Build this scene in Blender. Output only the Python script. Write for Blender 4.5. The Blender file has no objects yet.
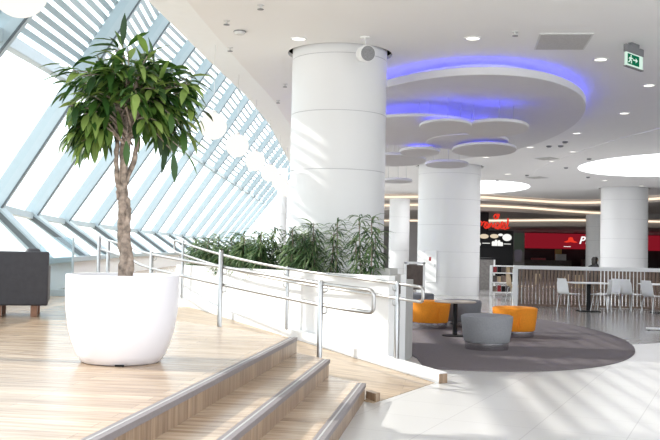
import bpy, bmesh, math, random
from mathutils import Vector, Matrix, Euler

SC = bpy.context.scene
COL = SC.collection
R = math.radians
rnd = random.Random(7)

# ------------------------------------------------------------------ camera, sky, sun, exposure
cam_d = bpy.data.cameras.new('camera')
cam = bpy.data.objects.new('camera', cam_d)
COL.objects.link(cam)
cam_d.sensor_width = 36.0
cam_d.lens = 36.0 * 900.0 / 660.0
cam_d.clip_start = 0.05
cam_d.clip_end = 2000
cam.matrix_world = Matrix.Translation((0, 0, 1.45)) @ Matrix.Rotation(R(90 + 1.909), 4, 'X') @ Matrix.Rotation(R(1.2), 4, 'Z')
SC.camera = cam

W = bpy.data.worlds.new('overcast_sky')
SC.world = W
W.use_nodes = True
wn = W.node_tree.nodes
bg = wn['Background']
bg.inputs[0].default_value = (0.90, 0.955, 1.0, 1)
bg.inputs[1].default_value = 1.85

sun_d = bpy.data.lights.new('sun', 'SUN')
sun_d.energy = 3.8
sun_d.angle = R(0.9)
sun_d.color = (1.0, 0.95, 0.87)
sun = bpy.data.objects.new('sun', sun_d)
COL.objects.link(sun)
sun.rotation_euler = Vector((1.0, -0.12, -0.66)).to_track_quat('-Z', 'Y').to_euler()

vs = SC.view_settings
vs.view_transform = 'Standard'
vs.look = 'None'
vs.gamma = 1
vs.use_curve_mapping = False
vs.exposure = 0.50


# ------------------------------------------------------------------ materials
def ramp_node(nt, stops):
    n = nt.nodes.new('ShaderNodeValToRGB')
    e = n.color_ramp.elements
    while len(e) < len(stops):
        e.new(0.5)
    for i, (p, c) in enumerate(stops):
        e[i].position = p
        e[i].color = (*c, 1)
    return n


def mat(name, col, rough=0.5, metal=0.0, amt=0.04, scale=6.0, bump=0.0, spec=0.5, coat=0.0, trans=0.0):
    m = bpy.data.materials.new(name)
    m.use_nodes = True
    nt = m.node_tree
    b = nt.nodes['Principled BSDF']
    b.inputs['Roughness'].default_value = rough
    b.inputs['Metallic'].default_value = metal
    b.inputs['Specular IOR Level'].default_value = spec
    b.inputs['Coat Weight'].default_value = coat
    tc = nt.nodes.new('ShaderNodeTexCoord')
    nz = nt.nodes.new('ShaderNodeTexNoise')
    nz.inputs['Scale'].default_value = scale
    nz.inputs['Detail'].default_value = 4
    nt.links.new(tc.outputs['Object'], nz.inputs['Vector'])
    lo = tuple(max(0, c * (1 - amt)) for c in col)
    hi = tuple(min(1, c * (1 + amt)) for c in col)
    r = ramp_node(nt, [(0.3, lo), (0.7, hi)])
    nt.links.new(nz.outputs['Fac'], r.inputs[0])
    nt.links.new(r.outputs[0], b.inputs['Base Color'])
    if bump > 0:
        bp = nt.nodes.new('ShaderNodeBump')
        bp.inputs['Strength'].default_value = bump
        bp.inputs['Distance'].default_value = 0.01
        nt.links.new(nz.outputs['Fac'], bp.inputs['Height'])
        nt.links.new(bp.outputs[0], b.inputs['Normal'])
    return m


def emit(name, col, s):
    m = bpy.data.materials.new(name)
    m.use_nodes = True
    nt = m.node_tree
    nt.nodes.remove(nt.nodes['Principled BSDF'])
    e = nt.nodes.new('ShaderNodeEmission')
    e.inputs[0].default_value = (*col, 1)
    e.inputs[1].default_value = s
    nt.links.new(e.outputs[0], nt.nodes['Material Output'].inputs[0])
    return m


def glass_mat(name, tint, gloss):
    m = bpy.data.materials.new(name)
    m.use_nodes = True
    nt = m.node_tree
    nt.nodes.remove(nt.nodes['Principled BSDF'])
    t = nt.nodes.new('ShaderNodeBsdfTransparent')
    t.inputs[0].default_value = (*tint, 1)
    g = nt.nodes.new('ShaderNodeBsdfGlossy')
    g.inputs['Roughness'].default_value = 0.05
    mx = nt.nodes.new('ShaderNodeMixShader')
    mx.inputs[0].default_value = gloss
    nt.links.new(t.outputs[0], mx.inputs[1])
    nt.links.new(g.outputs[0], mx.inputs[2])
    nt.links.new(mx.outputs[0], nt.nodes['Material Output'].inputs[0])
    return m


def plank_mat(name, c1, c2, gap, rot, w, h, rough, axis='XY', grain=14.0, off=0.37):
    """wood laminate: brick layout in world (object) space with stretched grain"""
    m = bpy.data.materials.new(name)
    m.use_nodes = True
    nt = m.node_tree
    N, L = nt.nodes, nt.links
    b = N['Principled BSDF']
    b.inputs['Roughness'].default_value = rough
    tc = N.new('ShaderNodeTexCoord')
    mp = N.new('ShaderNodeMapping')
    mp.inputs['Rotation'].default_value = (0, 0, rot)
    L.new(tc.outputs['Object'], mp.inputs[0])
    vec = mp.outputs[0]
    if axis != 'XY':
        sp = N.new('ShaderNodeSeparateXYZ')
        cb = N.new('ShaderNodeCombineXYZ')
        L.new(vec, sp.inputs[0])
        L.new(sp.outputs[2], cb.inputs[0])
        L.new(sp.outputs[1 if axis == 'ZY' else 0], cb.inputs[1])
        vec = cb.outputs[0]
    br = N.new('ShaderNodeTexBrick')
    br.inputs['Scale'].default_value = 1.0
    br.inputs['Brick Width'].default_value = w
    br.inputs['Row Height'].default_value = h
    br.inputs['Mortar Size'].default_value = 0.0025
    br.inputs['Mortar Smooth'].default_value = 0.2
    br.inputs['Color1'].default_value = (*c1, 1)
    br.inputs['Color2'].default_value = (*c2, 1)
    br.inputs['Mortar'].default_value = (*gap, 1)
    br.offset = off
    L.new(vec, br.inputs['Vector'])
    m2 = N.new('ShaderNodeMapping')
    m2.inputs['Scale'].default_value = (1.3, grain, 1)
    L.new(vec, m2.inputs[0])
    nz = N.new('ShaderNodeTexNoise')
    nz.inputs['Scale'].default_value = 1.6
    nz.inputs['Detail'].default_value = 6
    L.new(m2.outputs[0], nz.inputs['Vector'])
    rp = ramp_node(nt, [(0.36, (0.62, 0.54, 0.46)), (0.60, (1.0, 1.0, 1.0))])
    L.new(nz.outputs['Fac'], rp.inputs[0])
    mx = N.new('ShaderNodeMix')
    mx.data_type = 'RGBA'
    mx.blend_type = 'MULTIPLY'
    mx.inputs[0].default_value = 0.9
    L.new(br.outputs['Color'], mx.inputs[6])
    L.new(rp.outputs[0], mx.inputs[7])
    L.new(mx.outputs[2], b.inputs['Base Color'])
    return m


def leaf_mat(name, cols, rough=0.4):
    m = bpy.data.materials.new(name)
    m.use_nodes = True
    nt = m.node_tree
    b = nt.nodes['Principled BSDF']
    b.inputs['Roughness'].default_value = rough
    g = nt.nodes.new('ShaderNodeNewGeometry')
    n = len(cols)
    r = ramp_node(nt, [((i + 0.5) / n, c) for i, c in enumerate(cols)])
    nt.links.new(g.outputs['Random Per Island'], r.inputs[0])
    nt.links.new(r.outputs[0], b.inputs['Base Color'])
    tl = nt.nodes.new('ShaderNodeBsdfTranslucent')
    nt.links.new(r.outputs[0], tl.inputs[0])
    mx = nt.nodes.new('ShaderNodeMixShader')
    mx.inputs[0].default_value = 0.3
    nt.links.new(b.outputs[0], mx.inputs[1])
    nt.links.new(tl.outputs[0], mx.inputs[2])
    nt.links.new(mx.outputs[0], nt.nodes['Material Output'].inputs[0])
    return m


NOSE = math.atan(0.147)          # the stair runs this far off the viewing axis
M = {}
M['ceiling'] = mat('ceiling_paint', (0.93, 0.925, 0.925), 0.8, amt=0.01, scale=0.6)
M['ceiling_edge'] = mat('ceiling_edge_window_light', (0.93, 0.95, 0.96), 0.8, amt=0.01)  # paler and cooler than the ceiling, standing in for window light
M['void'] = mat('void_shade_black', (0.03, 0.03, 0.03), 0.9)
M['white'] = mat('white_plaster', (0.88, 0.875, 0.87), 0.6, amt=0.01, scale=1.5)
M['column'] = mat('column_panel', (0.80, 0.80, 0.80), 0.38, amt=0.012, scale=0.9)
M['seam'] = mat('panel_joint', (0.52, 0.52, 0.53), 0.7)
M['pot'] = mat('white_fibreglass', (0.86, 0.84, 0.88), 0.35, amt=0.008, scale=2)
M['soil'] = mat('potting_soil', (0.055, 0.04, 0.03), 0.95, amt=0.5, scale=30, bump=0.8)
M['bark'] = mat('pale_bark', (0.30, 0.235, 0.19), 0.85, amt=0.55, scale=22, bump=0.9)
M['steel'] = mat('brushed_steel', (0.50, 0.50, 0.50), 0.28, 1.0, amt=0.05, scale=40)
M['chrome'] = mat('polished_steel', (0.60, 0.60, 0.61), 0.20, 1.0, amt=0.02)
M['rail'] = mat('satin_rail', (0.50, 0.49, 0.48), 0.32, 0.9, amt=0.03, scale=20)
M['alu'] = mat('pale_aluminium', (0.41, 0.485, 0.515), 0.42, 0.1, amt=0.02)
M['alu_dark'] = mat('gasket', (0.10, 0.12, 0.13), 0.6)
M['louver'] = mat('louver_blade', (0.46, 0.52, 0.55), 0.5, 0.0, amt=0.02)
M['nosing'] = mat('grey_nosing', (0.235, 0.21, 0.215), 0.6, amt=0.06, scale=30)
M['nosing_line'] = mat('light_nosing_line', (0.45, 0.44, 0.44), 0.4)
M['sofa'] = mat('charcoal_leather', (0.036, 0.034, 0.041), 0.55, amt=0.12, scale=14, bump=0.15)
M['leg_wood'] = mat('brown_leg_wood', (0.27, 0.13, 0.075), 0.45, amt=0.2, scale=16)
M['orange'] = mat('orange_fabric', (0.86, 0.29, 0.012), 0.75, amt=0.06, scale=40, bump=0.2)
M['grey_fabric'] = mat('grey_fabric', (0.33, 0.335, 0.355), 0.85, amt=0.07, scale=50, bump=0.2)
M['dark_fabric'] = mat('slate_fabric', (0.20, 0.205, 0.225), 0.85, amt=0.07, scale=50, bump=0.2)
M['carpet'] = mat('carpet_pile', (0.175, 0.15, 0.16), 0.95, amt=0.13, scale=60, bump=0.4)
M['black'] = mat('black_metal', (0.012, 0.012, 0.013), 0.55, spec=0.2)
M['table_top'] = mat('table_laminate', (0.50, 0.43, 0.37), 0.35, amt=0.1, scale=9)
M['white_gloss'] = mat('white_lacquer', (0.86, 0.86, 0.85), 0.3, amt=0.01)
M['grey_box'] = mat('grey_panel', (0.52, 0.51, 0.49), 0.6, amt=0.04)
M['detector'] = mat('grey_plastic', (0.20, 0.20, 0.21), 0.5)
M['detector_white'] = mat('white_plastic', (0.70, 0.70, 0.69), 0.5)
M['vent'] = mat('vent_mesh', (0.55, 0.54, 0.53), 0.8, amt=0.2, scale=90)
M['grille'] = mat('speaker_grille', (0.27, 0.27, 0.28), 0.7, amt=0.3, scale=120)
M['raft'] = mat('raft_paint', (0.78, 0.77, 0.78), 0.75, amt=0.01)
M['soffit'] = mat('soffit_paint', (0.50, 0.46, 0.44), 0.8, amt=0.03)
M['slat'] = mat('walnut_slat', (0.22, 0.155, 0.115), 0.6, amt=0.25, scale=9)
M['red'] = mat('red_fascia', (0.33, 0.014, 0.02), 0.35, amt=0.1, scale=0.4)
M['red_glow'] = emit('glowing_red_fascia', (0.15, 0.006, 0.012), 1.0)  # glow added to the board because plain red came out too dark
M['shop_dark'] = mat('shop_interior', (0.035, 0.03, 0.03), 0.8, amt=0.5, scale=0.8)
M['brown'] = mat('dark_brown_panel', (0.10, 0.075, 0.065), 0.6, amt=0.2)
M['grey_wall'] = mat('grey_wall_paint', (0.34, 0.32, 0.315), 0.8, amt=0.03)
M['counter'] = mat('grey_oak_counter', (0.20, 0.185, 0.175), 0.6, amt=0.2, scale=12)
M['light_wood'] = mat('beech', (0.52, 0.38, 0.23), 0.5, amt=0.12)
M['yellow'] = mat('ochre_panel', (0.40, 0.25, 0.07), 0.6, amt=0.1)
M['skin'] = mat('skin', (0.55, 0.36, 0.27), 0.55, amt=0.04)
M['hair'] = mat('dark_hair', (0.018, 0.014, 0.012), 0.5, amt=0.3, scale=60)
M['coat'] = mat('dark_coat', (0.03, 0.03, 0.035), 0.8, amt=0.2, scale=20)
M['glass'] = glass_mat('facade_glass', (0.93, 0.97, 0.98), 0.05)
M['screen_glass'] = glass_mat('screen_glass', (0.80, 0.89, 0.92), 0.10)
M['globe'] = emit('opal_globe', (1.0, 0.955, 0.875), 0.80)
M['lamp'] = emit('downlight_lens', (1.0, 0.95, 0.87), 2.2)
M['skylight'] = emit('skylight_diffuser', (0.97, 0.985, 1.0), 4.0)
M['cove'] = emit('warm_cove_light', (1.0, 0.80, 0.60), 1.0)
M['blue'] = emit('blue_led', (0.09, 0.09, 1.0), 6.5)
M['blue_disc'] = emit('blue_led_small', (0.09, 0.09, 1.0), 10.0)
M['red_neon'] = emit('red_sign_light', (0.85, 0.045, 0.025), 0.7)
M['white_sign'] = emit('white_sign_light', (1.0, 0.98, 0.98), 0.8)
M['exit_green'] = emit('exit_green', (0.006, 0.105, 0.05), 1.0)
M['exit_white'] = emit('exit_white', (0.62, 0.80, 0.70), 0.8)
M['menu_food'] = emit('menu_picture', (0.60, 0.50, 0.36), 0.9)
M['menu_white'] = emit('menu_white', (0.8, 0.8, 0.76), 0.9)
M['hill'] = mat('hazy_hill', (0.80, 0.76, 0.76), 0.9, amt=0.06, scale=0.01)
M['ground'] = mat('pale_ground', (0.86, 0.87, 0.87), 0.9, amt=0.08, scale=0.05)  # raised to near white to bounce daylight up to the ceiling
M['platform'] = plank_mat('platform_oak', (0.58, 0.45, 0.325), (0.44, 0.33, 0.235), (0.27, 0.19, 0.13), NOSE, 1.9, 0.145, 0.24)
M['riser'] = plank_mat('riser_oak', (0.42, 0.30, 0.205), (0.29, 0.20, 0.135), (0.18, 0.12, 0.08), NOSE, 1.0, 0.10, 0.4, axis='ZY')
M['ramp'] = plank_mat('ramp_oak', (0.58, 0.45, 0.32), (0.47, 0.36, 0.25), (0.30, 0.21, 0.14), NOSE, 1.6, 0.19, 0.35)
M['leaf'] = leaf_mat('tree_leaf', [(0.02, 0.06, 0.014), (0.04, 0.11, 0.02), (0.075, 0.165, 0.03), (0.13, 0.24, 0.045), (0.26, 0.37, 0.09)])
M['plant'] = leaf_mat('planter_leaf', [(0.045, 0.095, 0.04), (0.085, 0.165, 0.065), (0.16, 0.25, 0.10), (0.30, 0.37, 0.20)])


def tile_mat(name, c1, c2, gap, size, rot, loc, rough):
    m = bpy.data.materials.new(name)
    m.use_nodes = True
    nt = m.node_tree
    N, L = nt.nodes, nt.links
    b = N['Principled BSDF']
    b.inputs['Roughness'].default_value = rough
    tc = N.new('ShaderNodeTexCoord')
    mp = N.new('ShaderNodeMapping')
    mp.inputs['Rotation'].default_value = (0, 0, rot)
    mp.inputs['Location'].default_value = (*loc, 0)
    L.new(tc.outputs['Object'], mp.inputs[0])
    br = N.new('ShaderNodeTexBrick')
    br.inputs['Scale'].default_value = 1.0
    br.inputs['Brick Width'].default_value = size
    br.inputs['Row Height'].default_value = size
    br.inputs['Mortar Size'].default_value = 0.005
    br.inputs['Mortar Smooth'].default_value = 0.3
    br.inputs['Color1'].default_value = (*c1, 1)
    br.inputs['Color2'].default_value = (*c2, 1)
    br.inputs['Mortar'].default_value = (*gap, 1)
    br.offset = 0.0
    L.new(mp.outputs[0], br.inputs['Vector'])
    L.new(br.outputs['Color'], b.inputs['Base Color'])
    return m


M['tile'] = tile_mat('white_tile', (0.60, 0.585, 0.57), (0.58, 0.565, 0.55), (0.44, 0.42, 0.41), 0.75, R(24.7), (0.083, -0.09), 0.30)
M['tile_grey'] = tile_mat('grey_tile', (0.40, 0.385, 0.38), (0.37, 0.36, 0.355), (0.28, 0.27, 0.27), 0.75, R(24.7), (0.083, -0.09), 0.16)


# ------------------------------------------------------------------ mesh helpers
class MB:
    """collects shapes and links them as ONE mesh object"""

    def __init__(self):
        self.v, self.f, self.mi = [], [], []
        self.m = 0

    def add(self, vs_, fs):
        o = len(self.v)
        self.v += [tuple(p) for p in vs_]
        self.f += [tuple(i + o for i in q) for q in fs]
        self.mi += [self.m] * len(fs)
        return self

    def box(self, c, s, rz=0.0, T=None):
        mtx = Matrix.Rotation(rz, 3, 'Z') if T is None else T
        pts = []
        for dz in (-.5, .5):
            for dx, dy in ((-.5, -.5), (.5, -.5), (.5, .5), (-.5, .5)):
                pts.append(Vector(c) + mtx @ Vector((dx * s[0], dy * s[1], dz * s[2])))
        return self.add(pts, [(3, 2, 1, 0), (4, 5, 6, 7), (0, 1, 5, 4), (1, 2, 6, 5), (2, 3, 7, 6), (3, 0, 4, 7)])

    def lathe(self, prof, n=40, c=(0, 0, 0), T=None):
        pts, fs = [], []
        for r, z in prof:
            for k in range(n):
                a = 2 * math.pi * k / n
                p = Vector((r * math.cos(a), r * math.sin(a), z))
                if T is not None:
                    p = T @ p
                pts.append(p + Vector(c))
        for j in range(len(prof) - 1):
            for k in range(n):
                k2 = (k + 1) % n
                fs.append((j * n + k, j * n + k2, (j + 1) * n + k2, (j + 1) * n + k))
        if prof[0][0] > 1e-6:
            fs.append(tuple(range(n - 1, -1, -1)))
        if prof[-1][0] > 1e-6:
            fs.append(tuple((len(prof) - 1) * n + k for k in range(n)))
        return self.add(pts, fs)

    def tube(self, path, rad, n=10, closed=False):
        path = [Vector(p) for p in path]
        rads = rad if isinstance(rad, (list, tuple)) else [rad] * len(path)
        P = len(path)
        pts, fs = [], []
        up = None
        for i, p in enumerate(path):
            if closed:
                t = path[(i + 1) % P] - path[i - 1]
            else:
                t = path[min(i + 1, P - 1)] - path[max(i - 1, 0)]
            t.normalize()
            if up is None:
                up = Vector((0, 0, 1)) if abs(t.z) < 0.9 else Vector((1, 0, 0))
            a = (up - t * up.dot(t)).normalized()
            b = t.cross(a)
            up = a
            for k in range(n):
                w = 2 * math.pi * k / n
                pts.append(p + (a * math.cos(w) + b * math.sin(w)) * rads[i])
        for j in range(P if closed else P - 1):
            j2 = (j + 1) % P
            for k in range(n):
                k2 = (k + 1) % n
                fs.append((j * n + k, j * n + k2, j2 * n + k2, j2 * n + k))
        if not closed:
            fs.append(tuple(range(n - 1, -1, -1)))
            fs.append(tuple((P - 1) * n + k for k in range(n)))
        return self.add(pts, fs)

    def prism(self, poly, z0, z1):
        n = len(poly)
        zz0 = z0 if isinstance(z0, (list, tuple)) else [z0] * n
        zz1 = z1 if isinstance(z1, (list, tuple)) else [z1] * n
        pts = [(p[0], p[1], zz0[i]) for i, p in enumerate(poly)] + [(p[0], p[1], zz1[i]) for i, p in enumerate(poly)]
        area = sum(poly[i][0] * poly[(i + 1) % n][1] - poly[(i + 1) % n][0] * poly[i][1] for i in range(n))
        bot, top = tuple(range(n - 1, -1, -1)), tuple(range(n, 2 * n))
        fs = [bot, top] + [(i, (i + 1) % n, n + (i + 1) % n, n + i) for i in range(n)]
        if area < 0:
            fs = [tuple(reversed(f)) for f in fs]
        return self.add(pts, fs)

    def bar(self, a, b, w, h, side):
        """a box beam from a to b; side = direction of its w edge"""
        a, b = Vector(a), Vector(b)
        t = (b - a).normalized()
        s = Vector(side)
        s = (s - t * s.dot(t)).normalized()
        u = t.cross(s)
        pts = []
        for p in (a, b):
            for x, y in ((-.5, -.5), (.5, -.5), (.5, .5), (-.5, .5)):
                pts.append(p + s * x * w + u * y * h)
        return self.add(pts, [(3, 2, 1, 0), (4, 5, 6, 7), (0, 1, 5, 4), (1, 2, 6, 5), (2, 3, 7, 6), (3, 0, 4, 7)])

    def ellipsoid(self, c, r, n=16, m=10, T=None):
        prof = [(max(1e-7, math.sin(math.pi * i / m)), -math.cos(math.pi * i / m)) for i in range(m + 1)]
        D = Matrix.Diagonal(Vector(r))
        if T is not None:
            D = T @ D
        return self.lathe(prof, n, c, D)

    def build(self, name, material, parent=None, smooth=True, angle=40, bevel=0.0, fix=True):
        me = bpy.data.meshes.new(name)
        me.from_pydata(self.v, [], self.f)
        ms = material if isinstance(material, (list, tuple)) else [material]
        for m_ in ms:
            me.materials.append(m_)
        for p, i in zip(me.polygons, self.mi):
            p.material_index = i
        if fix:
            bm = bmesh.new()
            bm.from_mesh(me)
            bmesh.ops.recalc_face_normals(bm, faces=bm.faces)
            bm.to_mesh(me)
            bm.free()
        if smooth:
            me.polygons.foreach_set('use_smooth', [True] * len(me.polygons))
            me.set_sharp_from_angle(angle=R(angle))
        me.update()
        o = bpy.data.objects.new(name, me)
        COL.objects.link(o)
        if parent is not None:
            o.parent = parent
        if bevel > 0:
            b = o.modifiers.new('bevel', 'BEVEL')
            b.width = bevel
            b.segments = 2
            b.limit_method = 'ANGLE'
        return o


def tag(o, label, cat, group=None):
    o['label'] = label
    o['category'] = cat
    if group:
        o['group'] = group
    return o


def struct(o):
    o['kind'] = 'structure'
    return o


def thing(name, label, cat, loc=(0, 0, 0), rz=0.0, group=None):
    o = bpy.data.objects.new(name, None)
    COL.objects.link(o)
    o.location = loc
    o.rotation_euler = (0, 0, rz)
    return tag(o, label, cat, group)


def copy_tree(o, parent=None):
    c = o.copy()
    COL.objects.link(c)
    if parent is not None:
        c.parent = parent
    for ch in list(o.children):
        copy_tree(ch, c)
    return c


def ellipse(cx, cy, a, b, n=64, rot=0.0):
    out = []
    for k in range(n):
        t = 2 * math.pi * k / n
        x, y = a * math.cos(t), b * math.sin(t)
        out.append((cx + x * math.cos(rot) - y * math.sin(rot), cy + x * math.sin(rot) + y * math.cos(rot)))
    return out


def smooth_path(pts, k=6):
    """Catmull-Rom through 3D points"""
    P = [Vector(p) for p in pts]
    out = []
    for i in range(len(P) - 1):
        p0, p1, p2, p3 = P[max(i - 1, 0)], P[i], P[i + 1], P[min(i + 2, len(P) - 1)]
        for j in range(k):
            t = j / k
            out.append(0.5 * ((2 * p1) + (p2 - p0) * t + (2 * p0 - 5 * p1 + 4 * p2 - p3) * t * t + (3 * p1 - p0 - 3 * p2 + p3) * t ** 3))
    out.append(P[-1])
    return out


def lerp_table(tab, y):
    if y <= tab[0][0]:
        (a, b), (c, d) = tab[0], tab[1]
    else:
        for (a, b), (c, d) in zip(tab, tab[1:]):
            if y <= c:
                break
    return b + (d - b) * (y - a) / (c - a)


# ------------------------------------------------------------------ ground outside, floors
o = MB()
o.prism([(-900, -300), (-11, -300), (-11, 900), (-900, 900)], -3.2, -3.0)
struct(o.build('terrain', M['ground'], smooth=False))
hp = []
for i in range(41):
    y = -250 + i * 30
    hp.append((y, 9 + 7 * math.sin(i * 0.55) + 4 * math.sin(i * 1.7 + 1)))
o = MB()
v, f = [], []
for y, h in hp:
    v += [(-300, y, -3), (-330, y, h * 0.7), (-380, y, h), (-440, y, -3)]
for i in range(len(hp) - 1):
    for k in range(3):
        f.append((i * 4 + k, i * 4 + k + 1, i * 4 + 5 + k, i * 4 + 4 + k))
o.add(v, f)
struct(o.build('hills', M['hill']))

o = MB()
o.prism([(-3, -4), (34, -4), (34, 76), (-3, 76)], -0.3, 0.0)
struct(o.build('floor', M['tile'], smooth=False))
o = MB()
edge = [(4.2, 14.25), (4.92, 14.83), (5.61, 15.23), (7.0, 15.95), (9.5, 17.0), (14, 18.6), (33.9, 24)]
o.prism(edge + [(33.9, 75.9), (-2.4, 75.9), (-2.4, 19.0), (1.5, 18.0)], 0.0, 0.003)
struct(o.build('floor', M['tile_grey'], smooth=False))

# ------------------------------------------------------------------ platform, stair, ramp
WV = Vector((-0.62, 0.785))          # up the ramp
NV = Vector((0.785, 0.62))           # across the ramp, away from the camera
RN = Vector((0.45, 8.62))            # near corner of the ramp's toe
RF = Vector((1.20, 10.05))           # far corner of the ramp's toe
RS = 5.5                             # length of the slope
def ramp_z(s): return max(0.0, min(0.5, 0.5 * s / RS))
def RNp(s): return RN + WV * s
def RFp(s): return RF + WV * s

E1, E2, E3 = Vector((-0.335, 9.76)), Vector((0.02, 9.23)), Vector((0.37, 8.77))
DN = Vector((-0.147, -1.0))
def near(e, y): return e + DN * (e.y - y)

o = MB()
plat = [near(E1, -2.0), E1] + [RNp(s) for s in (1.4, 2.9, 4.2, RS)] + [RFp(RS), RFp(6.45), (-2.75, 17.0), (-2.75, 96), (-12, 96), (-12, -2.0)]
o.prism([tuple(p) for p in plat], 0.0, 0.5)
struct(o.build('floor_platform', M['platform'], smooth=False))

stair = struct(thing('staircase', 'three wood steps with grey nosings up to the platform', 'stairs'))
del stair['label'], stair['category']
TU = Vector((1.0, -0.147)).normalized()
def step(e_out, e_in, z):
    a, b = near(e_out, -2.0), e_out
    c, d = e_in, near(e_in, -2.0)
    s = MB()
    s.prism([tuple(a - TU * .002), tuple(b - TU * .002), tuple(c), tuple(d)], z - 0.004, z)
    t = s.build('step', M['platform'], stair, smooth=False)
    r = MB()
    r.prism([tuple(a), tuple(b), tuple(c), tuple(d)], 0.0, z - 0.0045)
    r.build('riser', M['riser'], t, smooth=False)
    nosing(a, b, z, t)

def nosing(a, b, z, parent):
    n = MB()
    n.prism([tuple(a + TU * .012), tuple(b + TU * .012), tuple(b - TU * .07), tuple(a - TU * .07)], z - 0.036, z + 0.003)
    g = n.build('nosing', M['nosing'], parent, smooth=False)
    n = MB()
    n.prism([tuple(a - TU * .026), tuple(b - TU * .026), tuple(b - TU * .040), tuple(a - TU * .040)], z + 0.002, z + 0.0045)
    n.build('inlay_strip', M['nosing_line'], g, smooth=False)

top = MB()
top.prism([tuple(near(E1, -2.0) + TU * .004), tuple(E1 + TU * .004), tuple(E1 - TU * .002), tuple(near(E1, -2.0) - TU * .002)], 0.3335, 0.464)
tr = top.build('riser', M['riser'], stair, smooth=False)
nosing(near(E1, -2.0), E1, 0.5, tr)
step(E2, E1 + TU * .004, 0.3333)
step(E3, E2, 0.1667)

o = MB()
ss = (0.0, 1.5, 3.0, 4.5, RS)
poly = [RNp(s) for s in ss] + [RFp(s) for s in reversed(ss)]
zs = [ramp_z(s) for s in ss] + [ramp_z(s) for s in reversed(ss)]
o.prism([tuple(p) for p in poly], 0.0, [z + 0.004 for z in zs])
struct(o.build('ramp', M['ramp'], smooth=False))
o = MB()
o.prism([(0.475, 8.66), (0.52, 8.74), (0.44, 8.90), (0.385, 8.82)], 0.004, 0.085)
struct(o.build('ramp_end_block', M['riser'], bevel=0.004))

cs = [-0.06, 1.0, 2.5, 4.0, RS, 6.3]
c0 = [RFp(s) + NV * 0.004 for s in cs]
c1 = [RFp(s) + NV * 0.125 for s in cs]
zc = [ramp_z(s) + 0.115 for s in cs]
curb = thing('ramp_curb', 'low white curb along the far side of the ramp', 'curb')
o = MB()
o.prism([tuple(p) for p in c0 + c1[::-1]], 0.0, zc + zc[::-1])
o.build('curb_body', M['white'], curb, smooth=False)
o = MB()
e0 = c0[0] - WV * 0.012
e1 = c1[0] - WV * 0.012
o.prism([tuple(e0), tuple(e1), tuple(c1[0]), tuple(c0[0])], 0.0, zc[0] - 0.012)
o.build('end_cap', M['riser'], curb, smooth=False)

# ------------------------------------------------------------------ ceiling
CZ = 4.45
EDGE = [(-2.75, 4.0), (-2.48, 9.0), (-2.3, 11.6), (-2.05, 14.7), (-1.75, 18.0), (-1.55, 22.0), (-1.5, 28.0), (-1.45, 36.0), (-1.4, 96.0)]
BIG = (0.10, 13.72, 0.725)
MID = (4.15, 31.4, 1.08)
RGT = (12.95, 39.6, 1.0)
SKY1 = (11.4, 29.3, 3.15, 4.2)
SKY2 = (6.65, 41.3, 2.35, 4.2)

def holed_sheet(outer, holes, z, name, m, parent=None, up=False):
    bm = bmesh.new()
    edges = []
    for loop in [outer] + holes:
        vs_ = [bm.verts.new((p[0], p[1], z)) for p in loop]
        for i in range(len(vs_)):
            edges.append(bm.edges.new((vs_[i], vs_[(i + 1) % len(vs_)])))
    bmesh.ops.triangle_fill(bm, edges=edges, use_beauty=True, normal=(0, 0, -1))
    g = bmesh.ops.extrude_face_region(bm, geom=list(bm.faces))
    for e in g['geom']:
        if isinstance(e, bmesh.types.BMVert):
            e.co.z += 0.06
    bmesh.ops.recalc_face_normals(bm, faces=bm.faces)
    me = bpy.data.meshes.new(name)
    bm.to_mesh(me)
    bm.free()
    me.materials.append(m)
    o_ = bpy.data.objects.new(name, me)
    COL.objects.link(o_)
    if parent:
        o_.parent = parent
    return o_

inner = [(x + 0.55, y) for x, y in EDGE]
outline = inner + [(33, 96), (33, 4.0)]
holes = [ellipse(BIG[0], BIG[1], 0.80, 0.80, 48), ellipse(MID[0], MID[1], 1.18, 1.18, 40), ellipse(RGT[0], RGT[1], 1.1, 1.1, 40),
         ellipse(*SKY1, 64), ellipse(*SKY2, 64)]
struct(holed_sheet(outline, holes, CZ, 'ceiling', M['ceiling']))
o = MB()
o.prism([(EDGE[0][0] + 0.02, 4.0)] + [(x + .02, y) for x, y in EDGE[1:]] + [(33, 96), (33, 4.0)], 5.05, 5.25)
struct(o.build('sun_block_slab', M['void'], smooth=False))  # slab added above the ceiling to stop sun; black stands for shaded gap
# sloping edge board that faces the glass front
o = MB()
n = len(EDGE)
v = [(x + .55, y, CZ) for x, y in EDGE] + [(x, y, CZ + 0.07) for x, y in EDGE] + [(x, y, 5.25) for x, y in EDGE] + [(x + .02, y, 5.25) for x, y in EDGE]
f = []
for i in range(n - 1):
    f += [(i, i + 1, n + i + 1, n + i), (n + i, n + i + 1, 2 * n + i + 1, 2 * n + i)]
o.add(v, f)
struct(o.build('trim_1', M['ceiling_edge'], smooth=False, fix=False))
# slightly dropped ceiling field over the food court
drop = [(7.9, 18.2), (7.64, 20.87), (7.33, 22.8), (7.16, 25.84), (7.12, 28.5), (7.3, 32), (8.0, 36), (10.2, 40), (14, 43), (32.9, 43), (32.9, 18.2)]
struct(holed_sheet(drop, [ellipse(*SKY1, 64), ellipse(RGT[0], RGT[1], 1.1, 1.1, 40)], CZ - 0.015, 'ceiling_drop', M['ceiling']))

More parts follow.
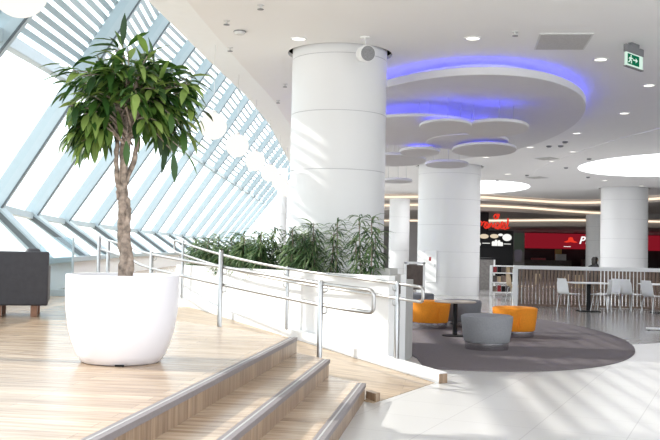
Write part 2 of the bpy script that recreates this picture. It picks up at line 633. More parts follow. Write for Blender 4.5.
def skylight(e, z, label):
    t = thing('skylight', label, 'skylight', (e[0], e[1], z), 0, 'round skylights in the ceiling')
    MB().prism(ellipse(0, 0, e[2] + 0.02, e[3] + 0.02, 64), 0.09, 0.11).build('diffuser', M['skylight'], t, smooth=False)
    r_ = MB()
    a, b = ellipse(0, 0, e[2] + 0.05, e[3] + 0.05, 64), ellipse(0, 0, e[2] - 0.005, e[3] - 0.005, 64)
    k = 64
    r_.add([(*p, 0.10) for p in a] + [(*p, -0.004) for p in b] + [(*p, 0.09) for p in b],
           [(i, (i + 1) % k, k + (i + 1) % k, k + i) for i in range(k)] + [(k + i, k + (i + 1) % k, 2 * k + (i + 1) % k, 2 * k + i) for i in range(k)])
    r_.build('rim', M['white'], t)
skylight(SKY1, CZ - 0.015, 'larger glowing white round skylight at the right above the food court')
skylight(SKY2, CZ, 'glowing white round skylight half hidden behind the middle column')

# far stepped soffits with warm cove lights
def soffit(curve, z0, z1, back):
    curve = [(p.x, p.y) for p in smooth_path([(x, y, 0) for x, y in curve], 4)]
    s = MB()
    s.prism(curve + [(33, curve[-1][1]), (33, back), (-2, back), (-2, curve[0][1])], z0, z1)
    struct(s.build('soffit', M['soffit'], smooth=False))

def cove(curve, z, label):
    pts = [(x, y - 0.09, z) for x, y in curve]
    tag(MB().tube(smooth_path(pts, 4), 0.055, 6).build('cove_light', M['cove']), label, 'light', 'warm cove light lines')

cv1 = [(1.2, 48.2), (2.6, 47.6), (5.2, 46.3), (7.7, 45.9), (8.78, 46.6), (10.6, 47.8), (12.5, 48.9), (14.0, 48.6), (14.9, 47.2), (15.8, 44.6), (16.6, 42.6), (17.6, 41)]
cv2 = [(1.5, 52.5), (2.81, 50.9), (4.82, 49.2), (7.86, 48.6), (10.78, 50.0), (13.04, 52.0), (15.66, 54.0), (18.5, 55.5)]
cv3 = [(1.0, 66), (3.93, 64.5), (10.89, 60.2), (14.86, 56.8), (18.68, 56.0), (24, 56.0)]
soffit(cv1, 4.13, 4.45, 73.8)
cove(cv1, 4.30, 'uppermost of the three warm light lines along the far ceiling')
soffit(cv2, 3.76, 4.13, 73.7)
cove(cv2, 4.02, 'middle warm light line, curving away to the right along the far ceiling')
soffit(cv3, 3.25, 3.75, 73.6)
cove(cv3, 3.64, 'lowest warm light line, just above the shop fronts')

# ------------------------------------------------------------------ glass front
KX = [(2.9, -6.2), (7.8, -6.3), (12.7, -6.4), (17.6, -6.6), (22.5, -7.5), (27.4, -8.13), (32.3, -8.5), (37.2, -8.82), (42.1, -9.05), (47.0, -9.2), (51.9, -9.3), (56.8, -9.36), (61.7, -9.4), (91.1, -9.45)]
TX = [(2.9, -4.55), (7.8, -4.65), (12.7, -4.75), (17.6, -5.05), (22.5, -5.75), (27.4, -6.1), (32.3, -6.35), (37.2, -6.55), (42.1, -6.7), (47.0, -6.75), (51.9, -6.75), (56.8, -6.72), (61.7, -6.65), (91.1, -6.5)]
BX = [(2.9, -5.3), (12.7, -5.35), (17.6, -5.5), (22.5, -6.05), (27.4, -6.65), (32.3, -7.05), (37.2, -7.35), (42.1, -7.6), (61.7, -7.95), (91.1, -8.0)]
KZ = 2.15
def tz(y): return min(5.9, 4.1 + 0.05 * (y - 7.0))
ys = [2.9 + 4.9 * k for k in range(19)]
def K(y): return Vector((lerp_table(KX, y), y, KZ))
def T(y): return Vector((lerp_table(TX, y), y, tz(y)))
def B(y): return Vector((lerp_table(BX, y), y, 1.12))
def up(y, t): return K(y) + (T(y) - K(y)) * t
TOPT = 2.1
YV = Vector((0, 1, 0))
for i, y in enumerate(ys):
    w = thing('window_%d' % (i + 1), '', '', (0, 0, 0))
    del w['label'], w['category']
    struct(w)
    slope = (T(y) - K(y)).normalized()
    nrm = slope.cross(YV)
    m_ = MB()
    m_.bar(K(y) - slope * 0.1, up(y, TOPT), 0.17, 0.34, YV)
    m_.build('mullion', M['alu'], w, smooth=False, bevel=0.012)
    m_ = MB()
    off = nrm * 0.175 if nrm.x > 0 else nrm * -0.175
    m_.bar(K(y) + off - YV * 0.085, up(y, TOPT) + off - YV * 0.085, 0.03, 0.03, YV)
    m_.build('gasket', M['alu_dark'], w, smooth=False)
    m_ = MB()
    m_.bar(K(y) + Vector((0, 0, .04)), B(y), 0.34, 0.20, YV)
    m_.build('lower_mullion', M['alu'], w, smooth=False, bevel=0.012)
    m_ = MB()
    dl = (B(y) - K(y)).normalized()
    m_.bar(K(y) + Vector((0.03, -.18, .0)), B(y) + Vector((0.03, -.18, 0)), 0.02, 0.10, YV)
    m_.build('lower_gasket', M['alu_dark'], w, smooth=False)
    if i + 1 < len(ys):
        y2 = ys[i + 1]
        g = MB()
        g.add([K(y), K(y2), T(y2), T(y)], [(0, 1, 2, 3)])
        g.add([T(y), T(y2), up(y2, TOPT), up(y, TOPT)], [(0, 1, 2, 3)])
        g.add([B(y), B(y2), K(y2), K(y)], [(0, 1, 2, 3)])
        g.build('glass_pane', M['glass'], w, smooth=False, fix=False)
        m_ = MB()
        m_.bar(K(y), K(y2), 0.20, 0.16, Vector((1, 0, 0)))
        m_.build('sill', M['alu'], w, smooth=False, bevel=0.01)
        m_ = MB()
        m_.bar(T(y), T(y2), 0.16, 0.20, Vector((1, 0, 0)))
        m_.build('transom', M['alu'], w, smooth=False, bevel=0.01)
        m_ = MB()
        m_.bar(B(y), B(y2), 0.14, 0.12, Vector((1, 0, 0)))
        m_.build('base_rail', M['alu'], w, smooth=False, bevel=0.01)
        for q in range(15):
            t = 1.09 + 0.063 * q
            lv = MB()
            out = -(nrm if nrm.x > 0 else -nrm) * 0.22
            lv.bar(up(y, t) + out, up(y2, t) + out, 0.105, 0.02, slope + Vector((0.4, 0, 0)))
            lv.build('louver', M['louver'], w, smooth=False)
# low wall below the glass
o = MB()
bb = [(lerp_table(BX, y) - 0.05, y) for y in ys]
o.prism(bb + [(x - 0.30, y) for x, y in reversed(bb)], 0.5, 1.08)
struct(o.build('wall_left', M['white'], smooth=False))
# glazed end of the hall
w = struct(thing('window_20', '', '', (0, 0, 0)))
del w['label'], w['category']
g = MB()
g.add([(-9.4, 91.4, 0.5), (-2.0, 91.4, 0.5), (-2.0, 91.4, 11), (-9.4, 91.4, 11)], [(0, 1, 2, 3)])
g.build('glass_pane', M['glass'], w, smooth=False, fix=False)
for x in (-7.6, -5.8, -4.0, -2.2):
    MB().box((x, 91.4, 5.7), (0.12, 0.14, 10.4)).build('mullion', M['white_gloss'], w, smooth=False)
for z in (2.6, 4.6):
    MB().box((-5.7, 91.4, z), (7.3, 0.12, 0.10)).build('transom', M['white_gloss'], w, smooth=False)

# back and side walls of the food hall
o = MB()
o.box((15.6, 74.1, 2.3), (35.2, 0.3, 4.6))
struct(o.build('wall_back', M['grey_wall'], smooth=False))
o = MB()
o.box((33.6, 45, 2.4), (0.3, 58, 4.8))
struct(o.build('wall_right', M['white'], smooth=False))

# ------------------------------------------------------------------ columns
def column(c, r, ztop, seams, label, zbase=0.0, n=64):
    t = thing('column', label, 'column', (c[0], c[1], zbase), 0, 'round white columns')
    prof = [(r, 0)]
    for s in sorted(seams):
        s -= zbase
        prof += [(r, s - 0.006), (r - 0.006, s - 0.005), (r - 0.006, s + 0.005), (r, s + 0.006)]
    prof.append((r, ztop - zbase))
    MB().lathe(prof, n).build('shaft', M['column'], t)
    for s in seams:
        s -= zbase
        MB().lathe([(r - 0.05, s - 0.004), (r - 0.004, s - 0.004), (r - 0.004, s + 0.004), (r - 0.05, s + 0.004)], n).build('joint', M['seam'], t)
    return t
column(BIG[:2], BIG[2], 5.04, (0.9, 1.77, 2.63, 3.49, 4.33), 'large white column rising behind the planter beside the loudspeaker')
mid_col = column(MID[:2], MID[2], 5.04, (0.62, 1.47, 2.39, 3.26, 4.15), 'white column with a small access panel behind the round seats')
column(RGT[:2], RGT[2], 5.04, (0.5, 1.37, 2.2, 3.05, 3.9), 'white column standing behind the slatted barrier on the right')
column((3.55, 46.0), 0.52, 4.13, (0.6, 1.5, 2.4, 3.2), 'slim far column seen just right of the planter plants')
column((15.75, 51.5), 1.05, 3.78, (0.5, 1.4, 2.3, 3.1), 'far column partly hidden left of the column behind the barrier')
column((-2.14, 40.0), 0.22, 5.04, (1.5, 3.0), 'thin pale column below the hanging globes at the far window', zbase=0.5)

# access panel and fire symbol on the middle column
ang = R(-90 - 40)
px, py = MID[2] * math.cos(ang), MID[2] * math.sin(ang)
pm = MB().box((px, py, 0.97), (0.03, 0.46, 1.08), ang).build('access_panel', M['white_gloss'], mid_col, bevel=0.004)
MB().box((px + math.cos(ang) * .018 + math.sin(ang) * .03, py + math.sin(ang) * .018 - math.cos(ang) * .03, 1.22), (0.008, 0.085, 0.13), ang).build('fire_symbol', M['red'], pm, smooth=False)
MB().box((px + math.cos(ang) * .02 - math.sin(ang) * .17, py + math.sin(ang) * .02 + math.cos(ang) * .17, 1.0), (0.02, 0.03, 0.09), ang).build('lock', M['steel'], pm, smooth=False)

# ------------------------------------------------------------------ oval ceiling raft and hanging discs
OV = (2.45, 20.2, 2.68, 6.62)
raft = thing('ceiling_raft', 'huge oval ceiling raft edged with blue light', 'ceiling raft', (OV[0], OV[1], 4.16))
o = MB()
pr = [(0.0, 0.0), (1.0, 0.0), (1.0, 0.13), (0.0, 0.13)]
k = 96
oe = ellipse(0, 0, OV[2], OV[3], k)
o.prism(oe, 0.0, 0.13)
o.build('panel', M['raft'], raft, angle=30, bevel=0.012)
MB().tube([(x, y, 0.148) for x, y in ellipse(0, 0, OV[2] - 0.20, OV[3] - 0.26, k)], 0.016, 6, True).build('light_strip', M['blue'], raft)
MB().prism(ellipse(0, 0, OV[2] - 0.5, OV[3] - 0.6, 64), 0.13, 0.288).build('mounting', M['ceiling'], raft, smooth=False)

def disc(x, y, z, a, tilt, label, th=0.055):
    t = thing('ceiling_disc', label, 'ceiling disc', (x, y, z), 0, 'round discs hanging under the oval raft')
    t.rotation_euler = (R(tilt), 0, 0)
    MB().lathe([(0, 0), (a - 0.012, 0), (a, 0.012), (a, th - 0.012), (a - 0.012, th), (0, th)], 64).build('panel', M['raft'], t, angle=30)
    MB().tube([(p[0], p[1], th + 0.012) for p in ellipse(0, 0, a * 0.45, a * 0.45, 32)], 0.012, 6, True).build('light_strip', M['blue_disc'], t)
    wz = 4.16 - z
    for q in range(3):
        ax = 2 * math.pi * q / 3 + 0.5
        px_, py_ = a * 0.7 * math.cos(ax), a * 0.7 * math.sin(ax)
        s = math.sin(R(tilt))
        MB().tube([(px_, py_, th - 0.01), (px_, py_ + (wz - th) * s, wz - py_ * s * 0.98)], 0.004, 5).build('wire', M['steel'], t)
disc(1.60, 17.2, 3.74, 1.32, -5, 'largest disc, under the oval raft beside the big column')
disc(2.03, 16.0, 3.68, 0.47, -6, 'small disc overlapping the front of the largest hanging disc')
disc(2.95, 16.2, 3.69, 0.60, -6, 'medium disc hanging rightmost under the oval raft', 0.06)
disc(2.72, 18.0, 3.66, 0.82, -4, 'disc hanging just behind the rightmost disc')
disc(3.10, 18.2, 3.53, 0.65, -5, 'disc hanging below the two rightmost discs')
disc(1.83, 18.6, 3.50, 0.42, -5, 'small disc at the left below the largest disc')
disc(1.32, 19.6, 3.42, 0.75, -4, 'low disc close beside the big column')
disc(2.68, 20.8, 3.47, 0.50, -4, 'farthest small disc, just above the middle column')
disc(1.62, 21.8, 3.14, 0.36, -3, 'lowest disc, left of the middle column top')

# ------------------------------------------------------------------ ceiling fittings
def downlight(x, y, z, a, label):
    t = thing('downlight', label, 'ceiling light', (x, y, z), 0, 'round recessed downlights')
    MB().lathe([(a, 0.0), (a, -0.012), (a - 0.02, -0.016), (a - 0.03, -0.004), (a - 0.03, 0.0)], 24).build('trim_ring', M['white_gloss'], t)
    MB().lathe([(0, -0.0055), (a - 0.03, -0.0055), (a - 0.03, 0.0), (0, 0.0)], 24).build('lens', M['lamp'], t)
DL = [((1.94, 12.47), 'downlight nearest the camera, left of the square ceiling grille'), ((4.08, 13.65), 'downlight just left of the green exit sign'),
      ((5.53, 15.65), 'downlight just below and right of the green exit sign'), ((6.12, 18.78), 'downlight right of the oval raft at its widest point'),
      ((6.02, 22.03), 'downlight beside the right edge of the oval raft towards its far end'), ((5.56, 25.12), 'downlight just beyond the tip of the rightmost disc'),
      ((4.82, 27.98), 'downlight right above the middle column'), ((-0.50, 12.72), 'faint downlight beside the top of the big column'),
      ((7.0, 26.0), 'downlight left of the large skylight, nearer row'), ((7.06, 28.76), 'downlight beside the far diamond shaped grille'),
      ((6.65, 33.81), 'downlight left of the second diamond grille'), ((8.78, 36.14), 'downlight beside the second diamond grille'),
      ((10.86, 35.58), 'downlight behind the large skylight, left one'), ((11.85, 41.22), 'downlight farthest away behind the large skylight'),
      ((13.1, 37.9), 'downlight above the column behind the barrier')]
def ceil_z(x, y):
    return CZ - 0.015 if x > 7.75 and 18.5 < y < 36 or x > 10.4 and 36 <= y < 40 or x > 14 and y < 42.5 and y > 18.5 else CZ
for (x, y), lb in DL:
    downlight(x, y, ceil_z(x, y), 0.118 if y < 30 else 0.14, lb)

def detector(x, y, lb):
    t = thing('smoke_detector', lb, 'detector', (x, y, ceil_z(x, y)), 0, 'small ceiling detectors')
    MB().lathe([(0.075, 0), (0.075, -0.02), (0.05, -0.045), (0, -0.05)], 16).build('housing', M['detector'], t)
for x, y, lb in [(6.18, 23.74, 'dark detector nearest the right edge of the oval raft'), (6.0, 24.75, 'left one of the close pair of dark detectors beyond the raft edge'),
                 (6.3, 24.66, 'right one of the close pair of dark detectors beyond the raft edge'), (7.95, 27.67, 'dark detector just left of the large skylight'),
                 (8.02, 30.64, 'dark detector between the large skylight and the diamond grille'), (9.78, 34.16, 'dark detector behind the large skylight'),
                 (6.79, 36.68, 'dark detector above the half hidden skylight'), (7.44, 34.07, 'dark detector between the two skylights'),
                 (9.5, 25.0, 'dark detector at the near edge of the large skylight')]:
    detector(x, y, lb)

def sprinkler(x, y, lb, a=0.035):
    t = thing('sprinkler', lb, 'sprinkler', (x, y, CZ), 0, 'ceiling sprinkler heads')
    MB().lathe([(a, 0), (a, -0.006), (0.012, -0.012), (0.010, -0.05), (0, -0.05)], 14).build('body', M['detector_white'], t)
    MB().lathe([(0, -0.05), (a * .9, -0.052), (a * .9, -0.058), (0, -0.060)], 14).build('deflector', M['detector'], t)
for x, y, lb in [(2.45, 12.08, 'sprinkler between the nearest downlight and the square grille'), (-0.91, 11.0, 'sprinkler at the top edge of the picture left of the big column'),
                 (-1.42, 11.80, 'upper of the two fittings left of the big column'), (-1.55, 13.39, 'sprinkler above the right side of the tree crown'),
                 (-0.87, 16.28, 'sprinkler just left of the big column'), (-1.1, 18.1, 'second sprinkler down left of the big column')
                 ]:
    sprinkler(x, y, lb, 0.045)
t = thing('ceiling_sensor', 'grey round sensor on the white ceiling above the globes', 'sensor', (-1.30, 12.35, CZ), 0)
MB().lathe([(0.085, 0), (0.085, -0.012), (0.06, -0.05), (0, -0.055)], 20).build('housing', M['detector_white'], t)
MB().lathe([(0.087, -0.004), (0.09, -0.012), (0.087, -0.018)], 20).build('band', M['detector'], t)

def vent(pts, z, lb):
    cx, cy = sum(p[0] for p in pts) / 4, sum(p[1] for p in pts) / 4
    t = thing('ceiling_grille', lb, 'vent', (cx, cy, z), 0, 'square ceiling grilles')
    q = [(p[0] - cx, p[1] - cy) for p in pts]
    fr = MB()
    fr.prism(q, -0.012, 0.0)
    fr.build('frame', M['detector_white'], t, smooth=False)
    mp = MB()
    mp.prism([(p[0] * .93, p[1] * .93) for p in q], -0.016, -0.010)
    ms = mp.build('mesh_panel', M['vent'], t, smooth=False)
vent([(2.79, 12.11), (3.51, 12.05), (3.64, 13.0), (2.93, 13.07)], CZ, 'grey square grille in the near ceiling')
vent([(6.30, 28.0), (6.72, 27.5), (7.14, 28.0), (6.72, 28.5)], CZ, 'grey diamond shaped grille left of the large skylight')
vent([(7.55, 34.9), (8.02, 34.35), (8.5, 34.9), (8.02, 35.45)], ceil_z(8.0, 34.9), 'far grey diamond shaped grille above the second skylight')

# exit sign
ex = thing('exit_sign', 'green running man exit sign hanging from the ceiling', 'sign', (4.24, 12.62, CZ), R(45))
ex.scale = (0.95, 1, 0.82)
MB().box((0, 0, -0.03), (0.24, 0.06, 0.06)).build('mount', M['detector'], ex, bevel=0.004)
MB().box((0, 0, -0.12), (0.54, 0.055, 0.13)).build('housing', M['detector'], ex, bevel=0.005)
pn = MB().box((0, 0, -0.295), (0.52, 0.03, 0.23)).build('panel', M['exit_white'], ex, bevel=0.003)
MB().box((-0.045, -0.016, -0.295), (0.36, 0.008, 0.175)).build('green_field', M['exit_green'], pn, smooth=False)
pic = MB()
yy = -0.022
def stroke(pts, r_):
    pic.tube([(a - 0.045, yy, b - 0.295) for a, b in pts], r_, 6)
stroke([(-0.095, 0.030), (-0.095, 0.0301), (-0.115, -0.015)], 0.013)
stroke([(-0.095, 0.028), (-0.060, 0.010), (-0.035, 0.022)], 0.008)
stroke([(-0.100, 0.028), (-0.135, 0.018), (-0.150, -0.005)], 0.008)
stroke([(-0.113, -0.015), (-0.075, -0.025), (-0.080, -0.070)], 0.009)
stroke([(-0.117, -0.015), (-0.135, -0.045), (-0.165, -0.060)], 0.009)
pic.ellipsoid((-0.085 - 0.045, yy, 0.057 - 0.295), (0.016, 0.005, 0.016), 10, 6)
stroke([(-0.02, 0.0), (0.075, 0.0)], 0.011)
pic.add([(0.05 - .045, yy - .005, 0.045 - .295), (0.05 - .045, yy - .005, -0.045 - .295), (0.115 - .045, yy - .005, -.295)], [(0, 1, 2)])
pic.build('running_man_and_arrow', M['exit_white'], pn, fix=False)
MB().box((0, 0, -0.425), (0.54, 0.05, 0.02)).build('bottom_rail', M['detector'], ex, bevel=0.003)

# loudspeaker hanging in front of the big column
sp = thing('loudspeaker', 'white drum loudspeaker with grey grille hanging before the big column', 'speaker', (0.44, 12.55, CZ))
MB().lathe([(0.07, 0), (0.07, -0.02), (0.02, -0.03), (0, -0.03)], 20).build('ceiling_rose', M['white_gloss'], sp)
MB().tube([(0, 0, -0.02), (0, 0, -0.14)], 0.012, 8).build('stem', M['detector_white'], sp)
TT = Vector((0.35, -0.9, -0.12)).to_track_quat('Z', 'Y').to_matrix()
MB().lathe([(0, -0.16), (0.08, -0.155), (0.108, -0.12), (0.118, 0.0), (0.118, 0.05), (0.105, 0.06)], 32, (0.02, 0, -0.235), TT).build('drum', M['white_gloss'], sp)
MB().lathe([(0.106, 0.048), (0.104, 0.066), (0.06, 0.078), (0, 0.082)], 32, (0.02, 0, -0.235), TT).build('grille', M['grille'], sp)

# ------------------------------------------------------------------ globe lamps
def globe(x, y, z, lb):
    t = thing('pendant_lamp', lb, 'lamp', (x, y, z), 0, 'white globe lamps in a row by the glass front')
    MB().ellipsoid((0, 0, 0), (0.2, 0.2, 0.2), 32, 20).build('globe', M['globe'], t)
    MB().lathe([(0.045, 0.185), (0.045, 0.22), (0.012, 0.24), (0, 0.24)], 16).build('cap', M['white_gloss'], t)
    MB().tube([(0, 0, 0.22), (0, 0, CZ + 0.02 - z)], 0.004, 6).build('cord', M['detector_white'], t)
GL = [((-2.26, 6.4, 3.27), 'white globe lamp at the top left corner, nearest of the row'), ((-2.06, 8.7, 3.27), 'white globe lamp hidden behind the top of the tree'),
      ((-1.90, 11.0, 3.26), 'white globe lamp hidden behind the tree crown'), ((-1.76, 13.3, 3.25), 'white globe lamp touching the right side of the tree crown'),
      ((-1.64, 15.6, 3.23), 'white globe lamp, next one right of the tree crown'), ((-1.54, 18.2, 3.22), 'white globe lamp, second one clear of the tree crown'),
      ((-1.44, 21.0, 3.22), 'white globe lamp, third one clear of the tree crown'), ((-1.36, 23.8, 3.22), 'white globe lamp, fourth one clear of the tree crown'),
      ((-1.30, 26.6, 3.20), 'farthest white globe lamp, beside the big column')]
for i, (p, lb) in enumerate(GL):
    if i in (1, 2):
        continue
    globe(*p, lb)

# ------------------------------------------------------------------ potted tree
TREE = (-1.69, 7.42, 0.5)
pt = thing('potted_tree', 'tall green tree in a large white tub on the wooden platform', 'tree', TREE)
o = MB()
o.lathe([(0.0, 0.0), (0.295, 0.0), (0.322, 0.012), (0.358, 0.07), (0.398, 0.17), (0.430, 0.29), (0.450, 0.43), (0.458, 0.57), (0.458, 0.70), (0.455, 0.713), (0.445, 0.715), (0.425, 0.712), (0.420, 0.70), (0.418, 0.66), (0.0, 0.655)], 64)
o.build('pot', M['pot'], pt, angle=60)
MB().lathe([(0.0, 0.672), (0.2, 0.670), (0.412, 0.658), (0.412, 0.650), (0, 0.650)], 40).build('soil', M['soil'], pt)
MB().box((0.06, -0.312, 0.006), (0.07, 0.02, 0.016)).build('foot_pad', M['black'], pt, smooth=False)
tk = MB()
def strand(pts, r0, r1):
    p = smooth_path(pts, 7)
    tk.tube([q + Vector((rnd.uniform(-.006, .006), rnd.uniform(-.006, .006), 0)) for q in p], [r0 + (r1 - r0) * i / (len(p) - 1) + rnd.uniform(-.003, .004) for i in range(len(p))], 9)
ctr = [(0.02, 0.66), (0.015, 0.85), (0.0, 1.05), (-0.01, 1.25), (-0.025, 1.36), (-0.035, 1.46)]
for ph in (0.0, 2.1, 4.2):
    strand([(x + 0.028 * math.cos(ph + z * 5.2) * (1 - 0.25 * (z - .66)), 0.028 * math.sin(ph + z * 5.2), z) for x, z in ctr], 0.038, 0.026)
forks = [[(-0.045, 0, 1.40), (-0.09, 0.02, 1.60), (-0.085, 0.03, 1.9), (-0.11, 0.03, 2.1)], [(-0.02, 0, 1.40), (0.0, -0.03, 1.62), (0.03, -0.02, 1.95), (0.02, 0, 2.25)],
         [(-0.03, 0, 1.42), (0.05, 0.03, 1.64), (0.09, 0.05, 1.95), (0.2, 0.06, 2.2)], [(-0.04, 0, 1.42), (-0.05, 0.05, 1.7), (-0.03, 0.1, 2.05), (-0.02, 0.12, 2.35)]]
for fk in forks:
    strand(fk, 0.026, 0.012)
CC = Vector((0.015, 0, 2.12))
tw = MB()
lv = MB()
def leaf(buf, p, d, L, wd, droop, upv=None):
    d = d.normalized()
    side = d.cross(Vector((0, 0, 1)) if upv is None else upv)
    if side.length < 0.1:
        side = Vector((1, 0, 0))
    side.normalize()
    side = (side + Vector((0, 0, rnd.uniform(-.45, .45)))).normalized()
    nrm = side.cross(d).normalized()
    pts, fs = [], []
    prof = (0.18, 0.75, 1.0, 0.72, 0.06)
    pos = p.copy()
    cur = d.copy()
    for i, wv in enumerate(prof):
        pts += [pos - side * wd * wv * .5 + nrm * wd * .13 * wv, pos.copy(), pos + side * wd * wv * .5 + nrm * wd * .13 * wv]
        cur = (cur + Vector((0, 0, -droop))).normalized()
        pos = pos + cur * L / (len(prof) - 1)
    for i in range(len(prof) - 1):
        a = i * 3
        fs += [(a, a + 1, a + 4, a + 3), (a + 1, a + 2, a + 5, a + 4)]
    buf.add(pts, fs)
for b_ in range(90):
    # twig tips over the crown, dense on top, with a ragged skirt
    u = rnd.uniform(-0.85, 1.0)
    a = rnd.uniform(0, 2 * math.pi)
    if u < -0.2:
        a = (0 if rnd.random() < .5 else math.pi) + rnd.uniform(-.8, .8)
        rr = rnd.uniform(0.65, 1.0)
    else:
        rr = math.sqrt(max(0, 1 - u * u))
    sc = rnd.uniform(0.55, 0.92)
    tip = CC + Vector((0.60 * rr * math.cos(a) * sc, 0.56 * rr * math.sin(a) * sc, (0.50 if u > 0 else 0.56) * u * sc + 0.03 + 0.0))
    root = Vector((rnd.uniform(-.08, .08), rnd.uniform(-.06, .06), rnd.uniform(1.78, 2.2)))
    midp = (root + tip) / 2 + Vector((0, 0, 0.10))
    tpath = smooth_path([root, midp, tip], 4)
    tw.tube(tpath, [0.010 - 0.007 * i / (len(tpath) - 1) for i in range(len(tpath))], 5)
    for j in range(12):
        t_ = 0.45 + 0.6 * j / 11
        q = tpath[min(len(tpath) - 1, int(t_ * (len(tpath) - 1)))] + Vector((rnd.uniform(-.03, .03), rnd.uniform(-.03, .03), rnd.uniform(-.03, .03)))
        dd = (tip - CC).normalized() * rnd.uniform(0.5, 1.0) + Vector((rnd.uniform(-.8, .8), rnd.uniform(-.8, .8), rnd.uniform(-0.75, 0.35)))
        leaf(lv, q, dd, rnd.uniform(0.17, 0.27), rnd.uniform(0.048, 0.068), rnd.uniform(0.10, 0.36))
# the light sprig sticking out on top and the long tips at the right
for q, dd in [((-0.10, 0, 2.60), (-.7, -.2, .15)), ((-0.09, -.02, 2.63), (-.9, 0, .35)), ((-0.06, 0, 2.62), (.05, -.1, 1)), ((-0.02, 0, 2.60), (.5, -.2, .5)), ((-0.12, 0, 2.57), (-1, 0, -.1)), ((-0.07, .03, 2.60), (-.3, .3, .8)),
              ((0.50, 0, 2.36), (.9, -.2, .25)), ((0.52, 0, 2.33), (1, 0, -.2)), ((0.53, 0, 2.26), (.8, 0, -.7)), ((-0.5, -.1, 2.42), (-1, -.1, .15)), ((-0.5, -.1, 2.34), (-1, -.1, -.1)),
              ((0.5, -.1, 1.72), (.6, 0, -.8)), ((0.40, -.1, 1.72), (.1, 0, -1)), ((-0.34, -.1, 1.85), (-.4, 0, -.8)), ((0.06, -.3, 1.78), (.1, -.2, -1))]:
    q = Vector(q)
    tw.tube([CC + (q - CC) * 0.5, q], [0.006, 0.003], 5)
    leaf(lv, q, Vector(dd), rnd.uniform(0.20, 0.26), 0.06, 0.12)
trunk = tk.build('trunk', M['bark'], pt, angle=80)
tw.build('twigs', M['bark'], trunk)
lv.build('foliage', M['leaf'], pt, angle=80, fix=False)

# ------------------------------------------------------------------ planter and its plants
PS0, PS1 = 0.95, 6.25
F0, F1 = RFp(PS0) + NV * 0.15, RFp(PS1) + NV * 0.15
B0 = Vector((1.02, 11.85))
B1 = B0 + (F1 - F0)
planter = thing('planter', 'long white built-in planter along the ramp', 'planter')
def wall_bit(a, b, th, z0, z1, name, m, nv):
    q = MB()
    q.prism([tuple(a), tuple(b), tuple(b + nv * th), tuple(a + nv * th)], z0, z1)
    return q.build(name, m, planter, smooth=False, bevel=0.006)
wall_bit(F0, F1, 0.10, 0.0, 1.15, 'front_wall', M['white'], NV)
wall_bit(B0, B1, 0.10, 0.0, 1.15, 'back_wall', M['white'], -NV)
ED = (B0 - F0).normalized()
wall_bit(F0 + NV * 0.1 + WV * .004, B0 - NV * 0.1 + WV * .004, 0.10, 0.0, 1.15, 'end_wall', M['grey_box'], WV)
wall_bit(F1 + NV * 0.1, B1 - NV * 0.1, 0.10, 0.0, 1.15, 'far_end_wall', M['white'], -WV)
q = MB()
q.prism([tuple(F0 + NV * .1), tuple(F1 + NV * .1), tuple(B1 - NV * .1), tuple(B0 - NV * .1)], 0.9, 1.04)
q.build('soil', M['soil'], planter, smooth=False)
pier = thing('pier', 'low grey pier standing at the end of the white planter', 'pier')
q = MB()
q.prism([(1.02, 11.92), (1.17, 12.46), (0.97, 12.52), (0.82, 12.0)], 0.0, 1.07)
q.build('shaft', M['grey_box'], pier, smooth=False, bevel=0.006)
q = MB()
q.prism([(0.78, 11.50), (0.90, 11.78), (0.70, 11.88), (0.58, 11.60)], 1.045, 1.23)
tag(q.build('control_box', M['grey_box'], smooth=False, bevel=0.008), 'grey box standing in the end of the planter', 'box')

def plant(x, y, h, seed, lb, dense=1.0, spread=1.0):
    r_ = random.Random(seed)
    t = thing('planter_plant', lb, 'plant', (x, y, 1.03), r_.uniform(0, 6), 'narrow leaved plants in the white planter')
    st, lf = MB(), MB()
    for s in range(2 if dense <= 1 else 3):
        bx, by = r_.uniform(-.09, .09) * spread, r_.uniform(-.09, .09) * spread
        hh = h * (1.0 if s == 0 else r_.uniform(.6, .85))
        tx, ty = bx + r_.uniform(-.06, .06), by + r_.uniform(-.06, .06)
        st.tube(smooth_path([(bx, by, 0), ((bx + tx) / 2 + .01, (by + ty) / 2, hh / 2), (tx, ty, hh)], 4), [0.010] * 4 + [0.008] * 4 + [0.005], 6)
        for L in range(int(13 * dense)):
            u = 0.12 + 0.88 * L / (13 * dense - 1)
            for k_ in range(7):
                a = r_.uniform(0, 2 * math.pi)
                el = r_.uniform(0.0, 0.7) if u < 0.9 else r_.uniform(0.3, 1.2)
                d = Vector((math.cos(a), math.sin(a), el))
                p = Vector((bx + (tx - bx) * u, by + (ty - by) * u, hh * u))
                leaf(lf, p, d, r_.uniform(.20, .31) * spread, r_.uniform(.020, .031), r_.uniform(.22, .42))
    s_ = st.build('stems', M['bark'], t)
    lf.build('leaves', M['plant'], t, angle=80, fix=False)
def row(s, f):
    a = F0 + (F1 - F0) * s
    return a + (B0 - F0) * f
